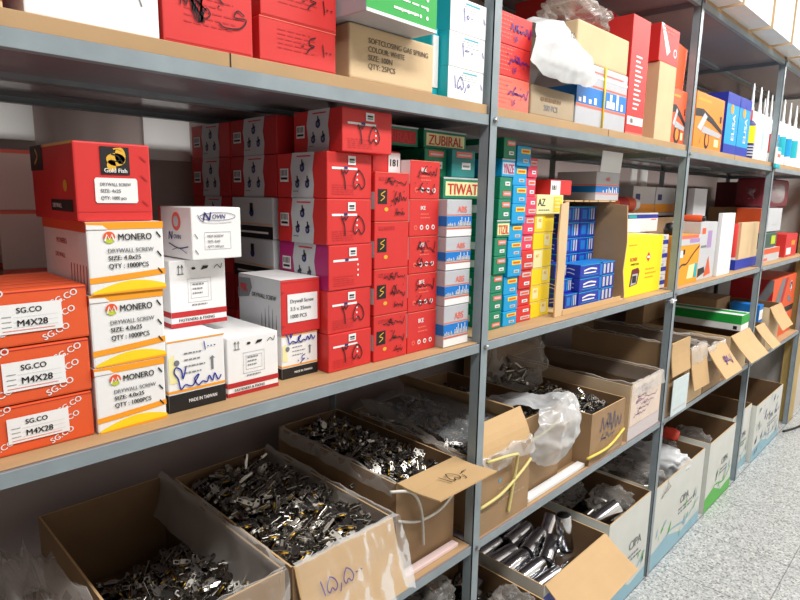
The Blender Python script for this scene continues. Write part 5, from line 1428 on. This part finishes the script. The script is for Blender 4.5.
open_carton('carton', 'brown carton with faded pcs print under the white bunched bag', 1.352, 1.575, 0.045, 0.50, ZL, 0.235, CARD, CARDIN, (('L', 0.06, 40), ), art=art_pcs)
q = MB(); zr = ZL + 0.235
sheet(q, [[(1.375, .035, zr - .11), (1.44, .010, zr - .145), (1.50, .004, zr - .15), (1.55, .012, zr - .125), (1.585, .03, zr - .08)],
          [(1.375, .020, zr - .06), (1.44, -.030, zr - .08), (1.50, -.04, zr - .085), (1.555, -.03, zr - .07), (1.60, .01, zr - .04)],
          [(1.40, .010, zr - .01), (1.45, -.035, zr - .01), (1.50, -.045, zr - .01), (1.55, -.035, zr + .0), (1.60, .0, zr + .0)],
          [(1.43, .030, zr + .025), (1.47, .0, zr + .045), (1.51, -.005, zr + .055), (1.55, .0, zr + .05), (1.585, .02, zr + .03)],
          [(1.41, .10, zr + .02), (1.46, .09, zr + .03), (1.50, .08, zr + .035), (1.55, .08, zr + .03), (1.57, .08, zr + .015)],
          [(1.38, .22, zr - .02), (1.44, .24, zr - .01), (1.50, .25, zr - .01), (1.54, .24, zr - .01), (1.56, .2, zr - .02)]], film('bright_film', 0.5), 34, 0.011, 46, 46, 17)
tag(q.build('plastic_bag'), 'bunched white plastic bag bulging over the front of the pcs carton', 'plastic bag')
q = MB(); q.bbox(0, 0, 0, 0.33, 0.026, 0.012, WPLAST, 0.002); tag(q.build('foam_strip', loc=(1.36, 0.012, ZL + 0.0005)), 'bright white strip on the shelf edge below the pcs carton', 'foam strip')


def art_scrib(A, mb, part):
    q = part('handwriting', 'blue-grey marker scrawl'); A.script(q, 'F', 0.2, 0.52, 0.9, 0.86, mat('blue_grey_ink', (96, 96, 120)), 5, 0.0042); A.script(q, 'F', 0.25, 0.36, 0.7, 0.5, mat('blue_grey_ink', (96, 96, 120)), 8, 0.0035)
    s = part('strap', 'yellow packing strap'); s.tube(smooth_line([(-0.02, -0.004, A.h * 0.20), (A.w * 0.45, -0.012, A.h * 0.22), (A.w, -0.003, A.h * 0.36)]), 0.0045, mat('bright_yellow_strap', (226, 200, 80), 0.35), 6)
    A.rect(mb, 'F', 0.5, 0.05, 0.9, 0.10, GREYCARD)


open_carton('carton', 'brown carton with marker scrawl and yellow strap in the second bay', 1.70, 1.945, 0.004, 0.50, ZL, 0.175, CARD, CARDIN, (), art=art_scrib)
open_carton('carton', 'open brown carton wedged between the pcs carton and the scrawled carton', 1.59, 1.695, 0.06, 0.50, ZL, 0.15, CARD, CARDIN, ())
for (a, b, zz0, sd, lb) in ((1.40, 1.55, 0.865, 3, 'hinges filling the pcs carton under the bunched bag'), (1.60, 1.685, 0.80, 6, 'hinges in the narrow carton beside the scrawled carton'), (1.72, 1.93, 0.835, 7, 'hinges showing over the front of the scrawled carton')):
    heap(0, a, b, 0.07, 0.46, lambda u, v, z=zz0: z + 0.012 * math.sin(u * 3), '', '', False, sd, 0.4, 0.8, stuff=130, stuff_label=lb)


def art_paper(A, mb, part):
    q = part('paper_cover', 'pinkish paper with purple scribbles'); A.rect(q, 'F', 0.02, 0.25, 0.98, 1.0, mat('pinkish_paper', (222, 204, 190), 0.8, var=0.06, vscale=14), 2)
    for k in range(7): A.script(q, 'F', 0.1 + 0.1 * (k % 3), 0.40 + 0.08 * k, 0.5 + 0.12 * (k % 4), 0.46 + 0.08 * k, mat('mauve_ink', (150, 120, 150)), k, 0.003, 4)
    A.rect(mb, 'F', 0.0, 0.0, 1, 0.24, mat('pale_lilac_card', (206, 196, 196)))


open_carton('carton', 'open carton with scribbled pinkish paper over its front, before the second full post', 1.985, 2.265, 0.004, 0.52, ZL, 0.205, PALECARD, CARDIN, (), art=art_paper)
rim_liner('plastic_liner', 'whitish film along the rim of the paper-fronted carton', 1.985, 2.265, 0.004, 0.52, ZL + 0.205, 0.05, 0.04, 71, HAZE, 'LFR', 0.006)
q = MB(); lump(q, 0, 0, 0.09, 0.10, 0.10, 0.10, HAZE, 17, 0.3, 2.2, 4, floor=0.0)
tag(q.build('plastic_bag', loc=(1.80, 0.36, 0.84)), 'clear bag of metal fittings at the back of the scrawled carton', 'plastic bag')
mb = MB(); r = random.Random(4)
for k in range(16): mb.lathe([(0.006, 0), (0.006, 0.035)], NICKEL, 10, Matrix.Translation((1.80 + r.uniform(-.06, .06), 0.36 + r.uniform(-.06, .06), 0.86 + r.uniform(0, .06))) @ Matrix.Rotation(r.uniform(0, 3), 4, 'Y') @ Matrix.Rotation(r.uniform(0, 3), 4, 'X'))
tag(mb.build('metal_fittings'), 'small metal fittings inside the clear bag', 'fittings', kind='stuff')
heap(0, 2.02, 2.24, 0.06, 0.48, lambda u, v: 0.76, '', '', False, 12, 0.4, 0.8, stuff=60, stuff_label='hinges low in the paper-fronted carton')
open_carton('carton', 'brown carton lying behind the paper-fronted carton with its flaps up', 1.80, 2.25, 0.525, 0.60, ZL, 0.29, CARD, CARDIN, ())

# ------------------------------------------------------------------ lower shelf, third and far bays: cartons with flaps folded out
def mark(A, mb): A.script(mb, 'F', 0.4, 0.35, 0.8, 0.6, PURPLEINK, 3, 0.006)


bays = ((2.325, 2.525, 0.300, 176, 0.135, 'open carton with a square tan flap hanging straight down past the second full post', None),
        (2.55, 2.745, 0.235, 172, 0.175, 'open carton with a greyish film-covered flap, second past the second full post', None),
        (2.755, 3.00, 0.205, 145, 0.15, 'open carton whose hanging flap has a purple mark, third past the second full post', mark),
        (3.10, 3.41, 0.205, 140, 0.15, 'open carton with a plain tan flap beneath the green and white box', None),
        (3.53, 3.70, 0.19, 140, 0.14, 'open carton with a plain tan flap just past the third post', None),
        (3.80, 4.06, 0.26, 150, 0.14, 'tall open carton with a small tan flap in the far bay', None))
for i, (a, b, hh, ang, ln, lb, fa) in enumerate(bays):
    open_carton('carton', lb, a, b, 0.0, 0.42, ZL, hh, (CARD, PALECARD)[i % 2], CARDIN, (('F', ln, ang, 0.0, fa) if fa else ('F', ln, ang, 0.0),), group='flapped cartons on the lower shelf')
    if i < 3: rim_liner('plastic_liner', 'crumpled film over the %s flapped carton past the second full post' % ('first', 'second', 'third')[i], a, b, 0.0, 0.42, ZL + hh, 0.03, 0.06 if i else 0.0, 80 + i * 5, HAZE, 'LFR' if i else 'LR', 0.009)
q = MB(); q.bbox(0, 0, 0, 0.17, 0.003, 0.15, mat('bluish_paper', (206, 220, 222), 0.7, var=0.05), 0.001); q.box(0.02, -0.0005, 0.02, 0.15, 0, 0.03, LGREY)
tag(q.build('paper_sheet', loc=(2.335, -0.018, ZL + 0.004)), 'pale bluish paper sheet hanging below the square tan flap', 'paper')
q = MB(); sheet(q, [[(0, 0, 0.0), (0.15, -0.01, 0.02), (0.30, 0, 0)], [(0, 0.12, 0.03), (0.15, 0.12, 0.06), (0.30, 0.12, 0.02)], [(0, 0.30, 0.0), (0.15, 0.30, 0.03), (0.3, 0.30, 0.0)]], HAZE, 9, 0.016, 26, 22, 14)
tag(q.build('plastic_bag', loc=(2.50, 0.04, ZL + 0.225)), 'loose crumpled film lying across the flapped cartons', 'plastic bag')
gw = 0.78
pack('carton', 'long green and white box lying crossways over the flapped cartons', 'carton', 3.26, 0.0, ZL + 0.2065, 0.13, 0.36, 0.082, WHITE, lambda A, mb, part: (A.rect(mb, 'L', 0, 0.42, 1, 0.98, VGREEN), A.rect(mb, 'F', 0, 0.42, 1, 0.98, VGREEN), A.rect(mb, 'T', 0.35, 0, 0.8, 1, VGREEN), A.rect(mb, 'L', 0.9, 0.08, 0.95, 0.3, BLACK)))
open_carton('carton', 'brown carton behind the green and white box', 3.10, 3.82, 0.426, 0.52, ZL, 0.42, CARD, CARDIN, ())
pack('carton', 'brown carton past the third post beside the flapped cartons', 'carton', 3.535, 0.20, ZL + 0.1905, 0.24, 0.21, 0.12, CARD, None)


def art_orange(A, mb, part):
    A.poly(mb, 'F', [(0.05, 0.1), (0.3, 0.1), (0.5, 0.95), (0.35, 0.95)], GREY); A.poly(mb, 'F', [(0.3, 0.1), (0.42, 0.1), (0.62, 0.95), (0.5, 0.95)], DRED)
    A.rect(mb, 'L', 0, 0, 1, 1, DRED); A.poly(mb, 'L', [(0.5, 0), (0.7, 0), (1, 0.7), (1, 1), (0.9, 1)], GREY, 2)
    A.ell(mb, 'F', 0.78, 0.66, 0.034, WHITE); A.ell(mb, 'F', 0.78, 0.66, 0.03, BLACK, 2); A.poly(mb, 'F', [(0.75, 0.56), (0.78, 0.74), (0.81, 0.56)], WHITE, 3)
    A.poly(mb, 'F', [(0.64, 0.3), (0.72, 0.4), (0.86, 0.22), (0.8, 0.14)], GREY, 2); A.rect(mb, 'F', 0, 0, 1, 0.05, BLACK)


pack('tool_box', 'large orange tool box with a round black emblem in the far bay', 'tool box', 4.07, 0.05, ZL + 0.172, 0.59, 0.235, 0.215, ORANGE, art_orange)
pack('tool_box', 'orange and black box under the large orange tool box at the far end', 'tool box', 4.09, 0.05, ZL, 0.56, 0.3, 0.171, ORANGE, lambda A, mb, part: (A.rect(mb, 'F', 0, 0.85, 1, 1, BLACK), A.rect(mb, 'F', 0.3, 0.88, 0.6, 0.97, WHITE, 2)))
pack('carton', 'small glossy blue carton leaning by the tall open carton', 'carton', 3.715, 0.03, ZL, 0.075, 0.15, 0.28, BLUE, lambda A, mb, part: (A.rect(mb, 'L', 0.2, 0.1, 0.8, 0.4, CYAN), A.rect(mb, 'F', 0, 0.7, 1, 0.9, WHITE)))

# ------------------------------------------------------------------ floor row
BLP = mat('pale_blue_print', (150, 190, 206), 0.6); GRP = mat('leaf_green_print', (96, 186, 84), 0.6)
WCARD = mat('white_lined_carton', (212, 214, 208), 0.65, var=0.04, vscale=8)


def art_floor(A, mb, part, seed=1, green=False, busy=False):
    r = random.Random(seed)
    A.poly(mb, 'F', [(0, 0), (1, 0), (1, 0.16), (0.6, 0.12), (0.3, 0.26), (0, 0.20)], GRP if green else BLP)
    A.text(mb, 'F', 'CIPA', 0.52, 0.52, 0.10, GREY, 2, wmax=0.3); A.lines(mb, 'F', 0.5, 0.36, 0.9, 0.46, 2, GREY, 0.4, seed=seed)
    for k in range(14 if not busy else 44):
        u, v = r.uniform(0.05, 0.9), r.uniform(0.05, 0.9 if busy else 0.42); w_ = r.uniform(0.01, 0.05)
        A.poly(mb, 'F', [(u, v), (u + w_, v + 0.03), (u + w_ * 1.3, v + r.uniform(0.06, 0.16)), (u + 0.01, v + 0.05)], r.choice((BLP, GREY, NAVY if busy else BLP, DBLUE if busy else GRP)), 3)
    A.stroke(mb, 'F', [(0.1, 0.12), (0.35, 0.28), (0.7, 0.22), (0.95, 0.36)], GRP if green else BLP, 0.008, 2)


open_carton('carton', 'small open brown floor carton of silver parts by the first full post', 1.13, 1.42, -0.05, 0.30, 0.0005, 0.36, CARD, CARDIN, ())
open_carton('carton', 'open carton of chrome tubes on the floor, its big tan flap hanging out', 1.458, 1.866, 0.0, 0.42, 0.0005, 0.372, WCARD, CARDIN, (('F', 0.145, 124, 0.0),), art=lambda A, mb, part: (A.rect(mb, 'F', 0.0, 0.2, 0.2, 0.9, DBLUE), A.rect(mb, 'F', 0.1, 0, 0.9, 0.5, BLP)))
floor_boxes = ((1.90, 2.265, 0.385, 'white printed carton of bagged grey fittings on the floor before the second full post', False, False),
               (2.315, 2.905, 0.37, 'long white printed carton of bagged fittings on the floor just past the second full post', False, False),
               (2.985, 3.395, 0.365, 'white and green printed empty-looking carton on the floor, middle of the third bay', True, False),
               (3.435, 3.80, 0.365, 'pale blue printed open carton on the floor at the third post', False, False),
               (3.81, 4.43, 0.35, 'white carton with busy dark blue print on the floor in the far bay', False, True))
for i, (a, b, hh, lb, gr, bz) in enumerate(floor_boxes):
    open_carton('carton', lb, a, b, 0.028 if i == 3 else 0.002, 0.47, 0.0005, hh, WCARD, CARDIN, (), art=lambda A, mb, part, i=i, gr=gr, bz=bz: art_floor(A, mb, part, i, gr, bz), group='printed cartons on the floor')
open_carton('carton', 'plain inner brown carton standing behind the busy blue-printed carton', 3.60, 4.2, 0.475, 0.60, 0.0005, 0.40, CARD, CARDIN, ())


# chrome cabinet legs
def leg_mesh():
    body = MB(); body.lathe([(0.0255, 0.0), (0.0265, 0.002), (0.0265, 0.118), (0.0255, 0.12)], CHROME, 26)
    base = MB(); base.lathe([(0.024, -0.012), (0.0245, -0.002), (0.020, 0.0)], BPLAST, 22); body.lathe([(0.020, 0.1202), (0.0195, 0.1206)], HOLE, 20)
    return body.mesh('chrome_leg'), base.mesh('plastic_foot')


LB, LF = leg_mesh(); leg0 = None
SL = (('lying', 1.500, 0.055 + 0.0, 0.325), ('lying', 1.500, 0.112, 0.328), ('lying', 1.502, 0.169, 0.326), ('lying', 1.500, 0.226, 0.329), ('lying', 1.502, 0.283, 0.327), ('lying', 1.503, 0.340, 0.326))
rows = [(1.492, 0.045 + k * 0.0575, 0.325, 'lying in the front row of the tan-flapped carton, %s of six' % ('first', 'second', 'third', 'fourth', 'fifth', 'sixth')[k], (0, PI / 2, 0.06 * (k % 3 - 1))) for k in range(6)]
rows += [(1.64, 0.10 + k * 0.075, 0.318, 'lying mid-heap in the tan-flapped carton, %s of four' % ('first', 'second', 'third', 'fourth')[k], (0, PI / 2 - 0.15, 0.35 - 0.2 * k)) for k in range(4)]
rows += [(1.748, 0.085, 0.335, 'standing upright and leaning near the flap of the chrome tube carton', (-0.12, -0.10, 0)), (1.735, 0.17, 0.300, 'tucked behind the upright leaning tube', (0.2, 0.9, 0.5)), (1.77, 0.26, 0.30, 'lying at the back corner of the chrome tube carton', (0, PI / 2, 1.0)),
         (1.935, 0.085, 0.345, 'resting aslant on the bagged fittings in the next white carton', (0.0, 1.05, -0.55)),
         (1.56, 0.05, 0.268, 'half hidden low by the flap of the chrome tube carton', (0, PI / 2, 0.3)), (1.66, 0.045, 0.27, 'lying low beside the flap hinge of the chrome tube carton', (0, PI / 2, 0.1))]
for (x, y, z, lb, rot) in rows:
    if leg0 is None:
        leg0 = bpy.data.objects.new('chrome_leg', LB); C.objects.link(leg0); f0 = bpy.data.objects.new('plastic_foot', LF); C.objects.link(f0); f0.parent = leg0; f0['label'] = 'black plastic foot'
        o = leg0; o.location = (x, y, z); o['label'] = 'polished chrome furniture leg ' + lb; o['group'] = 'chrome furniture legs'
    else: o = dup(leg0, (x, y, z), 'polished chrome furniture leg ' + lb)
    o['category'] = 'furniture leg'; o.rotation_euler = rot
mb = MB(); r = random.Random(12)
for k in range(40):
    mb.lathe([(0.0255, 0), (0.0255, 0.12)], r.choice((CHROME, CHROME, BPLAST)), 16, Matrix.Translation((r.uniform(1.52, 1.80), r.uniform(0.06, 0.36), r.uniform(0.19, 0.25))) @ Matrix.Rotation(PI / 2 + r.gauss(0, .2), 4, 'Y') @ Matrix.Rotation(r.gauss(0, .4), 4, 'X'))
tag(mb.build('chrome_leg_heap'), 'lower layers of chrome furniture legs in the carton with the big tan flap', 'furniture legs', kind='stuff')


# bagged fittings in the floor cartons
def fittings(name, label, x0, x1, y0, y1, z, n, seed, ms=(DARKSTEEL, BPLAST, NICKEL), s=0.02):
    mb = MB(); r = random.Random(seed)
    for k in range(n):
        M = Matrix.Translation((r.uniform(x0, x1), r.uniform(y0, y1), z + r.uniform(-0.03, 0.02))) @ Matrix.Rotation(r.uniform(0, 3), 4, 'Z') @ Matrix.Rotation(r.uniform(0, 3), 4, 'X')
        w_ = s * r.uniform(0.5, 1.4)
        if r.random() < 0.5: mb.lathe([(w_ * .6, -w_), (w_ * .6, w_)], r.choice(ms), 10, M)
        else: mb.bbox(-w_, -w_ * .5, -w_ * .25, w_, w_ * .5, w_ * .25, r.choice(ms), 0.002, M, seg=1)
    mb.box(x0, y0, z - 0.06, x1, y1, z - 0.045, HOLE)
    return tag(mb.build(name), label, 'fittings', kind='stuff')


def bag(label, x, y, z, rx, ry, rz_, seed, m=None, rough=0.32):
    q = MB(); lump(q, 0, 0, rz_ * 0.9, rx, ry, rz_, m or HAZE, seed, rough, 2.5, 4, floor=0.0)
    return tag(q.build('plastic_bag', loc=(x, y, z)), label, 'plastic bag')


fittings('metal_fittings', 'grey fittings in the white floor carton before the second full post', 1.93, 2.23, 0.04, 0.42, 0.30, 70, 3)
bag('clear bag of fittings by the front of the floor carton before the second full post', 2.15, 0.11, 0.285, 0.09, 0.08, 0.055, 5)
bag('clear bag of fittings deep in the floor carton before the second full post', 2.08, 0.32, 0.285, 0.12, 0.10, 0.06, 6)
fittings('metal_fittings', 'dark fittings in the long white floor carton just past the second full post', 2.35, 2.87, 0.04, 0.42, 0.29, 80, 8)
for k in range(4):
    bag('large clear bag in the long white floor carton, %s from the second full post' % ('first', 'second', 'third', 'fourth')[k], 2.42 + k * 0.13, 0.13 + 0.10 * (k % 2), 0.275, 0.085, 0.13, 0.068, 20 + k, MILKY if k in (2,) else HAZE)
fittings('metal_fittings', 'silver parts in the small open floor carton by the first full post', 1.16, 1.39, -0.02, 0.26, 0.325, 60, 18, (NICKEL, CHROME, DARKSTEEL))
bag('clear bag in the small open floor carton by the first full post', 1.33, 0.03, 0.32, 0.06, 0.06, 0.04, 33)
bag('pale bag in the bottom of the white and green floor carton', 3.15, 0.15, 0.10, 0.12, 0.10, 0.13, 35)
q = MB(); lump(q, 0, 0, 0.025, 0.036, 0.04, 0.028, mat('coral_plastic', (240, 80, 60), 0.4), 4, 0.2, 1.5, 3, floor=0.0)
tag(q.build('plastic_packet', loc=(2.862, 0.15, 0.385)), 'small coral-red packet on the bags in the long white floor carton', 'packet')
# first bay floor: dark carton with bagged parts and a film bundle
open_carton('carton', 'open carton of dark bagged parts on the floor under the first bay', 0.72, 1.075, 0.0, 0.45, 0.0005, 0.50, CARD, CARDIN, ())
fittings('metal_fittings', 'dark parts in the floor carton under the first bay', 0.75, 1.05, 0.03, 0.40, 0.505, 120, 44, (DARKSTEEL, BPLAST, NICKEL), 0.02)
bag('pale crumpled bag on the dark parts under the first bay', 1.0, 0.07, 0.50, 0.06, 0.06, 0.05, 46)
# cable on the floor
q = MB(); pts = [(4.50, -0.02), (4.62, -0.06), (4.78, -0.10), (4.95, -0.17), (5.2, -0.30), (5.5, -0.42)]
q.tube([(x, y, 0.008) for x, y in smooth_line(pts)], 0.007, BPLAST, 8); tag(q.build('floor_cable'), 'black cable running over the terrazzo at the far end of the rack', 'cable')
# timber door post beyond the rack
TIM = mat('varnished_timber', (190, 160, 96), 0.5, var=0.12, vscale=8, stretch=(6, 6, 1))
structure(MB().bbox(4.735, 0.0, 0, 4.87, 0.08, 2.2, TIM, 0.004).build('trim_5'))
structure(MB().box(4.87, 0.02, 0, 8.9, 0.665, 3.0, PALEW).build('wall_far'))
